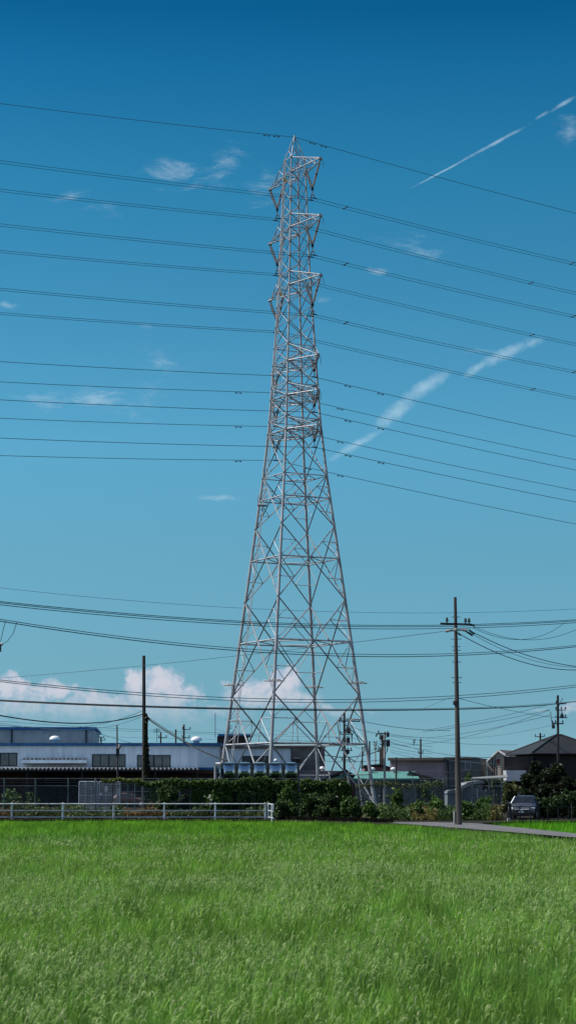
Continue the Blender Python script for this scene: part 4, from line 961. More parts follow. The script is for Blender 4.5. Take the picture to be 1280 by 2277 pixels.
mb = MB(); mb.tube(Vector(loc(-.05, -.08, ze-.08)), Vector(loc(wl, -.08, ze-.08)), .07, n=6); mb.tube(Vector(loc(-.08, 0, ze-.08)), Vector(loc(-.08, dp, ze-.08)), .07, n=6); mb.build('gutter', 'iron', hs)
for x_, w_ in ((2.2, 1.6), (5.9, 1.5)):
    mb = MB(); mb.prism([loc(x_, .72, ze-2.3), loc(x_+w_, .72, ze-2.3), loc(x_+w_, .72, ze-1.1), loc(x_, .72, ze-1.1)], (0, .06, 0)); f = mb.build('window', 'frame', hs)
    mb = MB(); mb.prism([loc(x_+.1, .70, ze-2.2), loc(x_+w_-.1, .70, ze-2.2), loc(x_+w_-.1, .70, ze-1.2), loc(x_+.1, .70, ze-1.2)], (0, .02, 0)); mb.build('pane', 'glass', f)
bl = MB(); bx0, bx1 = X(1125, 201), X(1169, 201); bl.box(bx0, bx1, 201, 203.6, Z(1737, 201), Z(1713, 201)); bl.build('balcony', 'balc', hs)
mb = MB(); zt2 = Z(1713, 201)
mb.tube((bx0, 201.1, zt2+.28), (X(1146, 201), 201.1, zt2+.28), .035, n=5)
for px in (1126, 1131, 1136, 1141, 1146): mb.tube((X(px, 201), 201.1, zt2), (X(px, 201), 201.1, zt2+.28), .03, n=4)
mb.build('balcony_rail', 'iron', hs)
MB().box(bx0+.1, X(1190, 202), 203.7, 207, 0, ze-.4).build('rear_wing', 'housew', hs)
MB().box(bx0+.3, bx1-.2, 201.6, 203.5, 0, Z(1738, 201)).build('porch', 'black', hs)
# ------------------------------------------------------------------ WATER TANK
KY = 131.0
tk = thing('water_tank', 'large stainless steel panel water tank with bulging mirror panels at the pylon foot', 'tank', (X(577, KY), KY, 0))
tx0, tx1, tz1 = X(489.5, KY), X(666, KY), Z(1697, KY)
npx = 5; pw = (tx1-tx0-.1)/npx; ph = pw*1.03; depth = 5
def bulge(mb, o, ex, ez, nrm, w, h):
    k = 12; vs = []
    for j in range(k+1):
        for i in range(k+1):
            u, v = i/k, j/k
            d = max(0, 1-(abs(2*u-1)/.80)**2.4)*max(0, 1-(abs(2*v-1)/.94)**2)
            p = o+ex*(u*w)+ez*(v*h)+nrm*(.11*d*(1 if True else 0)); vs.append(p)
    mb.add(vs, [(j*(k+1)+i, j*(k+1)+i+1, (j+1)*(k+1)+i+1, (j+1)*(k+1)+i) for j in range(k) for i in range(k)])
for r in range(3):
    for c_ in range(npx):
        mb = MB(); bulge(mb, Vector((tx0+.05+c_*pw, KY, tz1-.08-(r+1)*ph)), Vector((1, 0, 0)), Vector((0, 0, 1)), Vector((0, -1, 0)), pw, ph); mb.build('panel', 'tank', tk, smooth=True)
for r in range(3):
    for c_ in range(4):
        mb = MB(); bulge(mb, Vector((tx0, KY+.05+(c_+1)*pw, tz1-.08-(r+1)*ph)), Vector((0, -1, 0)), Vector((0, 0, 1)), Vector((-1, 0, 0)), pw, ph); mb.build('side_panel', 'tank', tk, smooth=True)
MB().box(tx0+.03, tx1-.03, KY+.05, KY+4*pw, 0, tz1-.1).build('inner_body', 'arm', tk)
mb = MB()
for c_ in range(npx+1): x_ = tx0+.05+c_*pw; mb.box(x_-.035, x_+.035, KY-.06, KY+.02, 0, tz1-.06)
for r in range(4): z_ = tz1-.08-r*ph; mb.box(tx0, tx1, KY-.05, KY+.02, z_-.03, z_+.03)
mb.build('panel_frame', mat('tank_frame', (.10, .11, .11), .5, .6, ns=3), tk)
mb = MB()
for c_ in range(npx):
    x0_ = tx0+c_*pw+.05; bulge(mb, Vector((x0_, KY, tz1)), Vector((1, 0, 0)), Vector((0, 1, 0)), Vector((0, 0, 1)), pw, 4*pw)
mb.box(tx0-.1, tx1+.1, KY-.12, KY+4*pw+.1, tz1-.10, tz1-.012); mb.build('lid', mat('tank_lid', (.14, .22, .28), .4, .4, ns=1), tk)
mb = MB()
for dx_ in (-.18, .18): mb.tube((tx0-.15+dx_, KY-.25, 0), (tx0-.15+dx_, KY-.25, tz1+.15), .03, n=6)
for z_ in np.arange(.3, tz1, .3): mb.tube((tx0-.33, KY-.25, z_), (tx0+.03, KY-.25, z_), .018, n=5)
mb.build('tank_ladder', 'mesh', tk)
mb = MB(); a = X(479, KY); zz = Z(1701, KY); mb.path([(a, KY-.1, 0), (a, KY-.1, zz-.12), (a+.05, KY-.1, zz), (a+.30, KY-.1, zz+.02), (tx0, KY+.1, zz)], .10, 10); mb.build('inlet_pipe', 'arm', tk)
mb = MB(); mb.tube((a-.02, KY-.1, zz), (a+.32, KY-.1, zz+.03), .15, n=10); mb.build('pipe_elbow', 'white', tk)
# ------------------------------------------------------------------ FENCES
GFY = 123.6
gf = thing('guard_rail', 'low white three-rail pipe fence running along the far edge of the paddy', 'guard rail', (X(300, GFY), GFY, 0))
zr_ = [Z(1787.5, GFY), Z(1802.5, GFY), Z(1817, GFY)]
xa, xb = X(-60, GFY), X(589, GFY)
for z in zr_: MB().tube((xa, GFY-.03, z), (xb, GFY-.03, z), .034, n=8).build('rail', 'railw', gf)
for px in (-84.5, 28, 141, 253.5, 366, 479, 590):
    MB().tube((X(px, GFY), GFY+.03, -.3), (X(px, GFY), GFY+.03, Z(1784.5, GFY)), .062, .06, 10).build('post', 'railw', gf)
g2 = thing('rail_end_frame', 'short white end frame turned away at the right end of the guard rail', 'guard rail', (X(600, GFY), GFY, 0))
MB().tube((X(596.5, GFY), GFY, -.3), (X(596.5, GFY), GFY, Z(1785, GFY)), .075, n=10).build('post', 'railw', g2)
ex, ey = X(608, GFY-2.5), GFY-2.5
MB().tube((X(604.5, ey+.2), ey+.3, -.3), (X(604.5, ey+.2), ey+.3, Z(1789, GFY-2)), .05, n=8).build('post', 'railw', g2)
for z in zr_: MB().tube((X(596.5, GFY), GFY-.04, z), (ex, ey, z-.02), .036, n=8).build('rail', 'railw', g2)
MB().tube((ex, ey, zr_[1]+.1), (ex, ey, zr_[0]-.02), .036, n=8).build('end_bar', 'railw', g2)
CFY = 127.5
cf = thing('chain_link_fence', 'tall dark wire mesh fence with evenly spaced posts crossing the whole yard edge', 'fence', (X(300, CFY), CFY, 0))
cpx = [-60, 10, 79, 152, 213, 284, 353, 424, 495, 566, 636, 706, 777, 847, 917, 986, 1049, 1114]
ztf, zrl = Z(1730, CFY), Z(1747, CFY)
for px in cpx:
    MB().tube((X(px, CFY), CFY, 0), (X(px, CFY), CFY, ztf), .042 if px != 213 else .07, n=7).build('post', 'fence', cf)
MB().tube((X(-60, CFY), CFY, zrl), (X(1114, CFY), CFY, zrl), .028, n=6).build('top_rail', 'fence', cf)
mb = MB()
for z in (zrl+.2, zrl+.36, ztf-.03): mb.tube((X(-60, CFY), CFY, z), (X(1114, CFY), CFY, z), .010, n=4)
mb.build('barbed_wire', 'fence', cf)
mb = MB(); x0_, x1_ = X(-60, CFY), X(1114, CFY); st_ = .16; hh = zrl-.05
x = x0_-hh
while x < x1_:
    a, b = max(x, x0_), min(x+hh, x1_)
    if b > a:
        mb.tube((a, CFY-.04, .05+(a-x)), (b, CFY-.04, .05+(b-x)), .0055, n=3, cap=False)
        mb.tube((a, CFY-.04, .05+hh-(a-x)), (b, CFY-.04, .05+hh-(b-x)), .0055, n=3, cap=False)
    x += st_
mb.build('wire_mesh', 'fence', cf)
# mesh cage gate
EY = 140.0
cg = thing('mesh_gate', 'pale grey double mesh gate with a small white notice, standing before the factory', 'gate', (X(221, EY), EY, 0))
gz = Z(1738, EY); gx0, gx1 = X(176.5, EY), X(266, EY)
xs = [gx0, X(217, EY), X(221, EY), gx1]
for a, b in ((xs[0], xs[1]), (xs[2], xs[3])):
    mb = MB(); mb.tube((a, EY, .08), (a, EY, gz), .035, n=6); mb.tube((b, EY, .08), (b, EY, gz), .035, n=6); mb.tube((a, EY, gz), (b, EY, gz), .035, n=6); mb.tube((a, EY, .1), (b, EY, .1), .035, n=6)
    for t in (.33, .66): mb.tube((a+(b-a)*t, EY, .1), (a+(b-a)*t, EY, gz), .022, n=5)
    mb.tube((a, EY, gz*.6), (b, EY, gz*.6), .018, n=5)
    lf = mb.build('gate_leaf', 'railw', cg)
    mb = MB()
    for x in np.arange(a+.03, b, .055): mb.tube((x, EY+.02, .1), (x, EY+.02, gz), .0085, n=3, cap=False)
    for z in np.arange(.12, gz, .11): mb.tube((a, EY+.03, z), (b, EY+.03, z), .006, n=3, cap=False)
    mb.build('mesh', 'railw', lf)
for x in (xs[1]-.12, xs[2]+.12): MB().box(x-.09, x+.09, EY-.09, EY-.04, Z(1768.5, EY), Z(1763.5, EY)).build('latch', 'white', cg)
nt_ = MB(); nt_.box(X(233.5, EY), X(239.5, EY), EY-.07, EY-.045, Z(1760, EY), Z(1748, EY)); nf = nt_.build('notice', 'white', cg)
mb = MB()
for zz in (1750, 1752.5, 1756): mb.box(X(234.3, EY), X(238.6 if zz != 1752.5 else 237, EY), EY-.075, EY-.072, Z(zz+.7, EY), Z(zz, EY))
mb.build('notice_text', mat('faded_red', (.45, .25, .25), .7), nf)
c2_ = thing('mesh_cage', 'dark wire cage panels between the pale gate and the vine-covered pole', 'fence', (X(290, 142), 142, 0))
mb = MB()
for px in (268, 285, 300, 316, 334, 352, 376, 400): mb.tube((X(px, 142), 142, 0), (X(px, 142), 142, Z(1738, 142)), .03, n=5)
for zz in (1738, 1743, 1760): mb.tube((X(267, 142), 142, Z(zz, 142)), (X(400, 142), 142, Z(zz, 142)), .022, n=5)
mb.build('frame', 'mesh', c2_)
mb = MB()
for x in np.arange(X(268, 142), X(400, 142), .10): mb.tube((x, 142.05, 0), (x, 142.05, Z(1744, 142)), .009, n=3, cap=False)
mb.build('bars', 'fence', c2_)
# black garden fence right
BFY = 118.6
bf = thing('garden_fence', 'thin black metal garden fence in front of the parked car and dark trees', 'fence', (X(1190, BFY), BFY, 0))
for px in (1103, 1127, 1140, 1154, 1176, 1196, 1216, 1239, 1262, 1285, 1310): MB().box(X(px, BFY)-.03, X(px, BFY)+.03, BFY-.03, BFY+.03, 0, Z(1793, BFY)).build('post', 'blackp', bf)
MB().box(X(1100, BFY), X(1330, BFY), BFY-.05, BFY-.031, Z(1794.8, BFY), Z(1793, BFY)).build('top_rail', 'blackp', bf)
MB().box(X(1100, BFY), X(1330, BFY), BFY-.05, BFY-.031, .12, .17).build('bottom_rail', 'blackp', bf)
gp = thing('gate_post', 'thick dark gate post with a pale block at its foot beside the parked car', 'post', (X(1133, 118), 118, 0))
MB().box(X(1129.5, 118), X(1135.5, 118), 118, 118.2, .08, Z(1786, 118)).build('post', 'blackp', gp, bevel=.02); MB().box(X(1125, 118), X(1131, 118), 117.7, 118, 0, .16).build('block', 'conclight', gp)
wp = MB(); wp.tube((X(1269, 118), 118, 0), (X(1269, 118), 118, Z(1785, 118)), .045, .03, 7); tag(wp.build('garden_stake', 'bark'), 'pale pointed wooden stake at the right edge in front of the hedge', 'stake')
# ------------------------------------------------------------------ CARS
def car(label, loc_, ang, paint, side='carglass', scale=1.0, plate=True):
    o = thing('parked_car', label, 'car', loc_)
    c0 = (loc_[0], loc_[1]); sc = scale
    def L3(x, y, z): return rz((loc_[0]+x*sc, loc_[1]+y*sc, loc_[2]+z*sc), ang, c0)
    # local: front faces -y, x right. sections: y, half width low, z low, half width belt, z belt, half width top, z top
    secs = [(-2.15, .62, .30, .70, .62, .58, .70), (-2.10, .78, .24, .82, .64, .66, .80), (-1.85, .86, .22, .89, .74, .74, .92), (-1.1, .88, .24, .90, .88, .80, 1.02), (-.75, .88, .24, .90, .95, .80, 1.06),
            (-.02, .88, .24, .90, .98, .62, 1.50), (.4, .88, .24, .90, .99, .64, 1.56), (1.2, .88, .24, .90, 1.0, .62, 1.54), (1.9, .88, .26, .89, 1.02, .56, 1.42), (2.15, .84, .34, .86, 1.0, .70, 1.08), (2.22, .70, .42, .74, .9, .62, 1.0)]
    mb = MB(); vs = []; K_ = 12
    for (y, wl_, zl_, wb, zb, wt_, zt__) in secs:
        ring = [(-wl_*.85, zl_), (-wl_, zl_+.10), (-wb, (zl_+zb)/2), (-wb, zb-.05), (-wb*.97, zb), (-wt_, zt__-.05), (-wt_*.8, zt__)]
        ring = ring+[(-a, b) for a, b in ring[::-1]]
        vs += [L3(a, y, b) for a, b in ring]
    k = 14; n = len(secs); fs = [(i*k+j, i*k+(j+1) % k, (i+1)*k+(j+1) % k, (i+1)*k+j) for i in range(n-1) for j in range(k)]+[tuple(range(k)), tuple(range(n*k-1, (n-1)*k-1, -1))]
    mb.add(vs, fs); b = mb.build('body', paint, o, smooth=False); sb = b.modifiers.new('s', 'SUBSURF'); sb.levels = sb.render_levels = 2
    for p in b.data.polygons: p.use_smooth = True
    def plateq(name, pts, m, th, parent=o):
        mb = MB(); d = Vector(L3(*th))-Vector(L3(0, 0, 0)); mb.prism([L3(*p) for p in pts], tuple(d)); return mb.build(name, m, parent)
    plateq('windscreen', [(-.70, -.80, 1.03), (.70, -.80, 1.03), (.56, -.16, 1.44), (-.56, -.16, 1.44)], 'carglass', (0, -.05, .04))
    plateq('side_window', [(-.86, -.62, 1.02), (-.865, 1.7, 1.05), (-.70, 1.35, 1.42), (-.66, 0, 1.45)], side, (-.03, 0, .01))
    plateq('side_window', [(.86, -.62, 1.02), (.865, 1.7, 1.05), (.70, 1.35, 1.42), (.66, 0, 1.45)], 'carglass', (.03, 0, .01))
    plateq('a_pillar', [(-.86, -.70, 1.0), (-.78, -.76, 1.03), (-.60, -.12, 1.47), (-.66, -.06, 1.46)], 'white' if paint == 'carsilver' else paint, (0, -.05, .03))
    gr = plateq('grille', [(-.42, -2.14, .54), (.42, -2.14, .54), (.50, -2.10, .72), (-.50, -2.10, .72)], 'blackp', (0, -.03, 0))
    plateq('grille_bar', [(-.50, -2.18, .66), (.50, -2.18, .66), (.50, -2.17, .69), (-.50, -2.17, .69)], 'lamp', (0, -.02, 0), gr)
    plateq('emblem', [(-.08, -2.19, .61), (.08, -2.19, .61), (.08, -2.18, .69), (-.08, -2.18, .69)], 'lamp', (0, -.02, 0), gr)
    plateq('air_intake', [(-.60, -2.13, .30), (.60, -2.13, .30), (.68, -2.13, .44), (-.68, -2.13, .44)], 'blackp', (0, -.03, 0))
    for s_ in (-1, 1):
        plateq('headlight', [(s_*.50, -2.11, .66), (s_*.84, -1.92, .70), (s_*.86, -1.86, .80), (s_*.52, -2.05, .77)], 'lamp', (0, -.06, .01))
        plateq('fog_lamp_recess', [(s_*.70, -2.10, .34), (s_*.80, -2.03, .36), (s_*.82, -2.0, .58), (s_*.66, -2.10, .52)], 'blackp', (0, -.05, 0))
        mb = MB(); c = L3(s_*1.0, -.55, 1.05); mb.box(c[0]-.11*sc, c[0]+.11*sc, c[1]-.06, c[1]+.06, c[2]-.07, c[2]+.08); mb.build('mirror', paint, o, bevel=.03)
        for yy in (-1.35, 1.35):
            mb = MB(); a, b2 = Vector(L3(s_*.70, yy, .32)), Vector(L3(s_*.90, yy, .32)); mb.tube(a, b2, .32*sc, n=20); wl2 = mb.build('wheel', 'tyre', o)
            d = (b2-a).normalized(); mb = MB(); mb.tube(b2-d*.01, b2+d*.015, .20*sc, .16*sc, 14); mb.build('rim', 'arm', wl2)
    if plate:
        plateq('number_plate', [(-.17, -2.17, .44), (.17, -2.17, .44), (.17, -2.17, .56), (-.17, -2.17, .56)], 'plate', (0, -.02, 0))
    mb = MB()
    for s_ in (-1, 1): mb.tube(L3(s_*.52, .1, 1.585), L3(s_*.52, 1.4, 1.575), .02, n=5)
    mb.build('roof_rails', 'blackp', o)
    return o
car('silver grey car parked nose-out in the dark driveway beside the house', (X(1165, 123.5), 123.5, 0), R_(-13), 'carsilver', 'carblue', .98)
car('maroon car half hidden behind the mesh gate near the vine-covered pole', (X(297, 206), 206, .05), R_(68), 'carred', 'carglass', .98)
# ------------------------------------------------------------------ PLANTS
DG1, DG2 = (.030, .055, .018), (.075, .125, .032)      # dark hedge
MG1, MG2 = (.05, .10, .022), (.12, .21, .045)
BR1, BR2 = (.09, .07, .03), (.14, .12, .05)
def shrub(name, label, px, ytop, wpx, Y, n=1600, size=.13, c=(DG1, DG2), d=None, z0=0.0, cat='shrub', group=None, stems=5, shape=1.0, ybot=None, seed=0):
    cx = X(px, Y); w = wpx*Y/F; zt = Z(ytop, Y); h = zt-z0; d = d or w*.7
    if ybot is not None: zb = Z(ybot, Y)
    else: zb = z0+.05
    o = thing(name, label, cat, (cx, Y, z0), group); r = np.random.default_rng(int(px*7+ytop)+seed)
    k = max(8, int(9+w*5)); cs = []
    for i in range(k):
        bz = zb+(zt-zb)*r.uniform(.25, .9)**shape; ww = .5*w*(1-.35*((bz-zb)/(zt-zb)))
        cs.append((cx+r.uniform(-1, 1)*ww*.75, Y+r.uniform(-1, 1)*d*.35, bz, r.uniform(.11, .27)*max(.5, min(w, h))))
    cs.append((cx, Y, zt-.22*min(w, h), .24*min(w, h)))
    P = []; C = []
    for (x, y, z, rad) in cs:
        m_ = int(n/len(cs)); v = r.normal(size=(m_, 3)); v /= np.linalg.norm(v, axis=1)[:, None]; rr = rad*r.uniform(.35, 1.08, m_)[:, None]
        p = np.array([x, y, z])+v*rr*np.array([1.1, .9, 1.0]); P.append(p); C.append(np.full(m_, r.uniform(.75, 1.25)))
    for i in range(int(5+w*5)):                       # stray shoots poking out
        t = cs[r.integers(0, len(cs))]; m_ = int(n*.012)+6; q = r.uniform(0, 1, m_); dxy = r.normal(0, .22, 2)
        P.append(np.stack([t[0]+dxy[0]*q*1.2+r.normal(0, .03, m_), t[1]+dxy[1]*q+r.normal(0, .03, m_), t[2]+t[3]*.6+q*r.uniform(.15, .55)*h*.6], 1)); C.append(np.full(m_, r.uniform(1.0, 1.5)))
    P = np.concatenate(P); C = np.concatenate(C); kk = (P[:, 2] > z0+.02) & (P[:, 2] < zt+.22); P = P[kk]; C = C[kk]
    V, Fq, col = leafcloud(P, size, *c); col = col*np.repeat(C, 4)[:, None]
    npmesh('foliage', V, Fq, col, 'leaf', o)
    mb = MB()
    for i in range(stems):
        t = cs[i % len(cs)]; mb.path([(cx+r.uniform(-.15, .15)*w, Y, z0-.02), ((cx+t[0])/2, (Y+t[1])/2, (z0+t[2])/2), t[:3]], .02+.006*h, 5)
    mb.build('stem', 'bark', o); return o
def vine(label, px0, px1, yfun, thick, Y, n, hang=0, c=(DG1, DG2), size=.11, ybotf=None):
    x0, x1 = X(px0, Y), X(px1, Y); o = thing('climbing_vine', label, 'vine', ((x0+x1)/2, Y, 0)); r = rng
    x = r.uniform(x0, x1, n); px = 640+x*F/Y
    zt = np.array([Z(yfun(p), Y) for p in px]); b = thick*(.6+.8*vnoise(x*1.7, x*0+5))
    dz = r.uniform(0, 1, n)**1.4*b; z = zt-dz+r.normal(0, .04, n); y = Y+r.normal(0, .12, n)
    P = [np.stack([x, y, z], 1)]
    if hang:
        m_ = int(n*hang); x = r.uniform(x0, x1, m_); q = vnoise(x*2.3+7, x*0+1); k = r.uniform(0, 1, m_) < (q*1.6-.35).clip(0, 1); x = x[k]; q = q[k]; px = 640+x*F/Y
        zt = np.array([Z(yfun(p), Y) for p in px]); z = zt-(zt-.1)*r.uniform(0, 1, len(x))**.8*(.35+q*.8); P.append(np.stack([x, Y+r.normal(0, .08, len(x)), z], 1))
    P = np.concatenate(P); P = P[P[:, 2] > .02]
    V, Fq, col = leafcloud(P, size, *c); npmesh('foliage', V, Fq, col, 'leaf', o)
    mb = MB()
    xs_ = np.linspace(x0, x1, 12); mb.path([(x, Y, Z(yfun(640+x*F/Y), Y)-.12+.04*math.sin(i*2.1)) for i, x in enumerate(xs_)], .02, 4)
    mb.path([(x0+.3*(x1-x0), Y, 0), (x0+.28*(x1-x0), Y, 1.2), (x0+.3*(x1-x0), Y, Z(yfun(px0+.3*(px1-px0)), Y)-.1)], .03, 5); mb.build('stem', 'bark', o)
VYY = CFY-.12
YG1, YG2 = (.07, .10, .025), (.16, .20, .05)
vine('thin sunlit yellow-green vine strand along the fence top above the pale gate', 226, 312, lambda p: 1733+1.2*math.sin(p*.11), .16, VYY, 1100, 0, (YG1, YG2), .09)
vine('loose vine trailing over the fence either side of the vine-covered pole', 306, 400, lambda p: 1736+4*math.sin(p*.06), .30, VYY, 1800, .9, (DG1, MG2), .10)
vine('dense vine blanket on the fence left of the steel tank', 388, 496, lambda p: 1737-1.5*math.sin(p*.07)+1.3*math.sin(p*.33), .45, VYY, 3600, 1.3, (DG1, MG2), .11)
vine('thick vine mound humped over the fence in front of the steel tank', 490, 660, lambda p: 1738+1.3*math.sin(p*.37)-9*math.exp(-((p-572)/34)**2)-2*math.sin(p*.13), .60, VYY, 6500, 1.0, (DG1, MG2), .11)
vine('heavy dark vine mass hanging on the fence under the right pylon legs', 668, 780, lambda p: 1737+2.5*math.sin(p*.09)+1.5*math.sin(p*.31)+(max(0, p-750)*.3), .75, VYY, 5200, 1.3, (DG1, MG2), .12)
vine('sparse withered vine net on the fence before the mint green roof', 790, 985, lambda p: 1741+3*math.sin(p*.05), .30, VYY, 900, 1.3, ((.06, .08, .035), (.11, .15, .06)), .08)
vine('pale lichen-green vine patch on the corrugated sheet screen', 1092, 1118, lambda p: 1735+1*math.sin(p), .5, 130.7, 1300, 1.2, ((.06, .09, .05), (.12, .16, .09)), .09)
hd = MB(); HYh = CFY+.9
tag_h = thing('hedge', 'dense dark hedge behind the wire fence in front of the steel tank', 'hedge', (X(570, HYh), HYh, 0))
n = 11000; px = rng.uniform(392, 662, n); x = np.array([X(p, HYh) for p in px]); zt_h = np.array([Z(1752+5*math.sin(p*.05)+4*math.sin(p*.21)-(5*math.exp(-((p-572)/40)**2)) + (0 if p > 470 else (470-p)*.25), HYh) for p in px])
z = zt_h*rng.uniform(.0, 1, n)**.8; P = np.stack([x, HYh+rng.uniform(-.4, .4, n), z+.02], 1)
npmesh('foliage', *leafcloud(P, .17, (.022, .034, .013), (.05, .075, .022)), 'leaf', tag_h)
MB().path([(X(p, HYh), HYh, .2+.9*(i % 2)) for i, p in enumerate(range(396, 660, 14))], .03, 5).build('branches', 'bark', tag_h)
BYs = 123.0
for (px, yt, w, Y, n_, sz, c, lab) in (
  (640, 1752, 50, 124.5, 3800, .12, (DG1, MG2), 'tall leafy shrub standing right of the guard rail end'),
  (628, 1786, 44, 122.6, 1700, .12, (DG1, DG2), 'low dark bush at the foot of the tall shrub by the rail end'),
  (690, 1772, 56, 122.5, 3000, .12, (DG1, DG2), 'dark round bush below the heavy vine mass, first right of the tall shrub'),
  (735, 1768, 54, 121.8, 3000, .12, (DG1, DG2), 'dark spreading bush at the foot of the right pylon leg, under the vine end'),
  (780, 1779, 54, 121, 2600, .12, (DG1, MG2), 'mixed green bush beside the white pylon brace foot'),
  (823, 1789, 40, 120, 2000, .11, (MG1, MG2), 'light green low bush with broad leaves near the bank corner'),
  (722, 1796, 80, 121.3, 2200, .11, (DG1, DG2), 'long low weedy bush lying along the dark kerb'),
  (885, 1760, 36, 122.5, 2200, .11, (DG1, MG2), 'upright thin green sapling against the wire fence'),
  (925, 1786, 48, 121, 2400, .10, (MG1, MG2), 'bright weedy clump left of the lone bare pole'),
  (968, 1776, 44, 121, 2400, .10, (MG1, MG2), 'tall bright green weeds nearest the bare pole on its left'),
  (1035, 1786, 40, 121, 2000, .10, (MG1, MG2), 'green weed clump just right of the bare pole'),
  (1073, 1778, 48, 121.5, 3000, .10, ((.04, .09, .02), (.08, .17, .035)), 'rounded vivid green bush before the corrugated screen'),
  (948, 1742, 26, 140, 900, .10, (MG1, MG2), 'small green bush top in front of the dark lean-to'),
  (1040, 1722, 20, 170, 700, .14, (MG1, MG2), 'small green tree top poking up beside the white carport roof'),
  (1135, 1742, 46, 126, 2600, .12, (BR1, DG2), 'brownish shrub between the screen and the silver car'),
  (372, 1752, 60, 125.8, 2400, .12, (DG1, DG2), 'dark bush right of the vine-covered pole behind the white rail'),
  (470, 1766, 24, 125.4, 900, .11, (DG1, MG2), 'small bush dotted with white blossoms behind the white rail'),
  (30, 1762, 56, 130, 1500, .12, (DG1, MG2), 'shrub behind the fence at the far left'),
  (72, 1768, 36, 130, 700, .12, (DG1, DG2), 'small shrub second from the far left behind the fence')):
    s_ = shrub('shrub', lab, px, yt, w, Y, n_, sz, c)
    if 'blossoms' in lab:
        P = parent_loc(s_); k = 26; r = np.random.default_rng(3)
        P = np.stack([X(469, 125.2)+r.normal(0, .16, k), 125.1+r.normal(0, .1, k), r.uniform(.75, 1.55, k)], 1)
        npmesh('blossom', *leafcloud(P, .10, (.7, .7, .72), (.8, .8, .8), 1.0), 'leaf', s_)
def weeds(name, label, px0, px1, Y0, Y1, n, hmin, hmax, c):
    x = rng.uniform(X(px0, Y0), X(px1, Y0), n); y = rng.uniform(Y0, Y1, n); hh = (hmin+(hmax-hmin)*vnoise(x*.9, y*.7+3)**1.3)
    k = vnoise(x*2.1+3, y+9) > .22; x = x[k]; y = y[k]; hh = hh[k]; n = len(x)
    z = hh*rng.uniform(0.02, 1, n)**.7; P = np.stack([x, y, z], 1)
    V, Fq, col = leafcloud(P, .10, *c); t = np.repeat(vnoise(x*.8+40, y*0+2), 4)[:, None]
    col = col*(.7+.6*t)*np.array([1+.0, 1, 1]); k2 = np.repeat(vnoise(x*.6+11, y*0+7) > .72, 4); col[k2] = col[k2]*np.array([1.9, 1.0, 1.2])
    tag(npmesh(name, V, Fq, col, 'leaf', None, (x.mean(), y.mean(), 0)), label, 'weeds', kind='stuff')
weeds('weeds', 'ragged weeds and flowers growing behind the white guard rail', -60, 610, 124.2, 127.2, 15000, .25, 1.25, (DG1, (.12, .15, .05)))
weeds('bank_weeds', 'weeds along the dark bank edge left and right of the bare pole', 850, 1118, 118.5, 126, 13000, .15, 1.2, (DG1, MG2))
weeds('yard_grass', 'rough grass in the yard around the pylon feet', 560, 1120, 129, 215, 16000, .05, .4, (DG1, MG2))
# trees by the house
def tree(label, px, ytop, wpx, Y, n, c, size=.15, ybase_frac=.12, name='broadleaf_tree'):
    cx = X(px, Y); w = wpx*Y/F; zt = Z(ytop, Y); r = np.random.default_rng(int(px+ytop)); o = thing(name, label, 'tree', (cx, Y, 0))
    P = []; C = []; mb = MB(); mb.path([(cx, Y, -.05), (cx+.05, Y, zt*.3), (cx-.04, Y+.05, zt*.6), (cx+.03, Y, zt*.85)], .09, 7); trunk = mb.build('trunk', 'bark', o)
    lb = MB()
    for i in range(26):
        t = r.uniform(ybase_frac, .97); ww = w*.5*math.sin(math.pi*min(1, .15+.85*t)**.9)**.6*r.uniform(.3, 1); a = r.uniform(0, 2*math.pi)
        c3 = np.array([cx+ww*math.cos(a), Y+ww*.8*math.sin(a), zt*t]); rad = r.uniform(.14, .26)*w*.8
        lb.path([(cx, Y, zt*t*.75), tuple((np.array([cx, Y, zt*t*.8])+c3)/2), tuple(c3)], .025, 4)
        m_ = n//26; v = r.normal(size=(m_, 3)); v /= np.linalg.norm(v, axis=1)[:, None]; P.append(c3+v*rad*r.uniform(.3, 1.1, m_)[:, None]); C.append(np.full(m_, r.uniform(.7, 1.3)))
    lb.build('limb', 'bark', o); P = np.concatenate(P); C = np.concatenate(C); k = P[:, 2] > .05; P = P[k]; C = C[k]
    V, Fq, col = leafcloud(P, size, *c); npmesh('crown', V, Fq, col*np.repeat(C, 4)[:, None], 'leaf', o)
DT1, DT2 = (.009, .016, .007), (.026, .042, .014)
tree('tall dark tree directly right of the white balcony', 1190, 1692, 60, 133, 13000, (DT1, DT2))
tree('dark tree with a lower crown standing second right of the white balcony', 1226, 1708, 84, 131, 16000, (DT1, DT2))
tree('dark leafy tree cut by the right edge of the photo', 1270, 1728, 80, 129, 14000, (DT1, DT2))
for px, yt, w, lab in ((1215, 1776, 60, 'clipped green hedge shrub right of the silver car'), (1258, 1762, 60, 'taller green hedge shrub at the right edge'), (1300, 1770, 50, 'hedge shrub running out of the right edge'), (1210, 1797, 46, 'low dark shrub behind the black garden fence')):
    shrub('hedge_shrub', lab, px, yt, w, 123.5, 3600, .11, (DG1, (.06, .11, .03)))
bx = MB(); bx.box(X(1144, 160), X(1173, 160), 160, 160.3, Z(1757, 160), Z(1755.5, 160)); bx.box(X(1147, 160), X(1161, 160), 160.05, 160.25, 0, Z(1757, 160)-.003)
tag(bx.build('porch_screen', 'balc'), 'small pale screen under the balcony behind the silver car roof', 'screen')
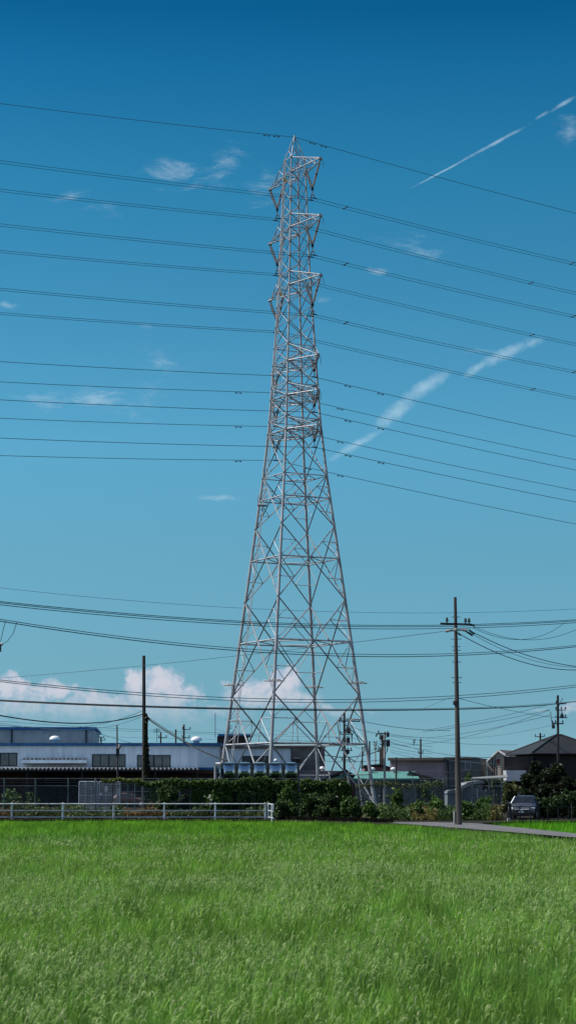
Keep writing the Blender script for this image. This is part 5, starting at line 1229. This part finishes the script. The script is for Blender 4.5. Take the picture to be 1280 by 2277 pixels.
# distant low town between the nearer buildings
FYY = 420.0
for i, (a, b, t, m, lab) in enumerate(((-40, 60, 1738, 'greyb', 'far grey house behind the factory left end'), (700, 742, 1728, 'greyb', 'distant low grey house between the pylon legs'), (742, 800, 1735, 'beige', 'distant low beige house beyond the green shed'), (800, 868, 1730, 'greyb', 'distant low grey house behind the twin poles'), (1050, 1084, 1733, 'greyb', 'distant grey house left of the beige gable'), (1300, 1400, 1720, 'greyb', 'distant house beyond the right edge'))):
    if a in (-40, 1300): continue
    o = thing('distant_house', lab, 'house', (X((a+b)/2, FYY), FYY+i*6, 0)); Yq = FYY+i*6
    MB().box(X(a, Yq), X(b, Yq), Yq, Yq+8, 0, Z(t+5, Yq)).build('wall', m, o)
    mb = MB(); mb.prism([(X(a, Yq)-.4, Yq-.4, Z(t+5, Yq)), (X(b, Yq)+.4, Yq-.4, Z(t+5, Yq)), (X((a+b)/2, Yq), Yq-.4, Z(t, Yq))], (0, 9, 0)); mb.build('roof', 'tile', o)

# trees behind the photographer, seen only as the dark part of mirror reflections
n = 16000; a = rng.uniform(-1.15, 1.15, n); x = 90*np.sin(a)+rng.normal(0, 2, n); y = -70*np.cos(a)+rng.normal(0, 2, n); hh = 30+10*vnoise(a*9+20, a*0)
P = np.stack([x, y, hh*rng.uniform(0, 1, n)-.7], 1)
tag(npmesh('tree_belt', *leafcloud(P, 1.5, (.03, .045, .015), (.06, .09, .03)), 'leaf', None, (0, -70, -.7)), 'belt of trees behind the viewpoint', 'trees', kind='stuff')

for j, p in enumerate((((0, 1632, 330), (300, 1640, 330), (700, 1648, 330)), ((500, 1600, 260), (640, 1628, 255), (760, 1640, 250)), ((480, 1622, 300), (640, 1645, 300), (755, 1650, 300)), ((868, 1632, 250), (1060, 1640, 245), (1228, 1612, 235)), ((868, 1700, 300), (980, 1702, 300), (1120, 1712, 300)), ((770, 1608, 225), (815, 1628, 225), (845, 1634, 222)), ((780, 1655, 225), (815, 1668, 226), (848, 1664, 224)), ((640, 1680, 280), (700, 1688, 280), (762, 1684, 275)))):
    wire(('faint far wire across the roofs of the factory', 'thin wire sagging between the pylon legs, upper one', 'thin wire sagging between the pylon legs, lower one', 'very thin wire below the wire fan at the right', 'low wire just over the pink building roofline', 'short upper wire from the crowded pole to the twin poles', 'short lower wire from the crowded pole to the twin poles', 'faint wire through the pylon foot beside the grey block')[j], p, .018)

gh.rotation_euler.z = R_(-24); pb.rotation_euler.z = R_(-12); pa.rotation_euler.z = R_(-8)
for o_, X_ in ((up, -16), (gr, gr.location.x), (lt, lt.location.x)):
    o_.rotation_euler.z = -math.atan2(X_, o_.location.y)
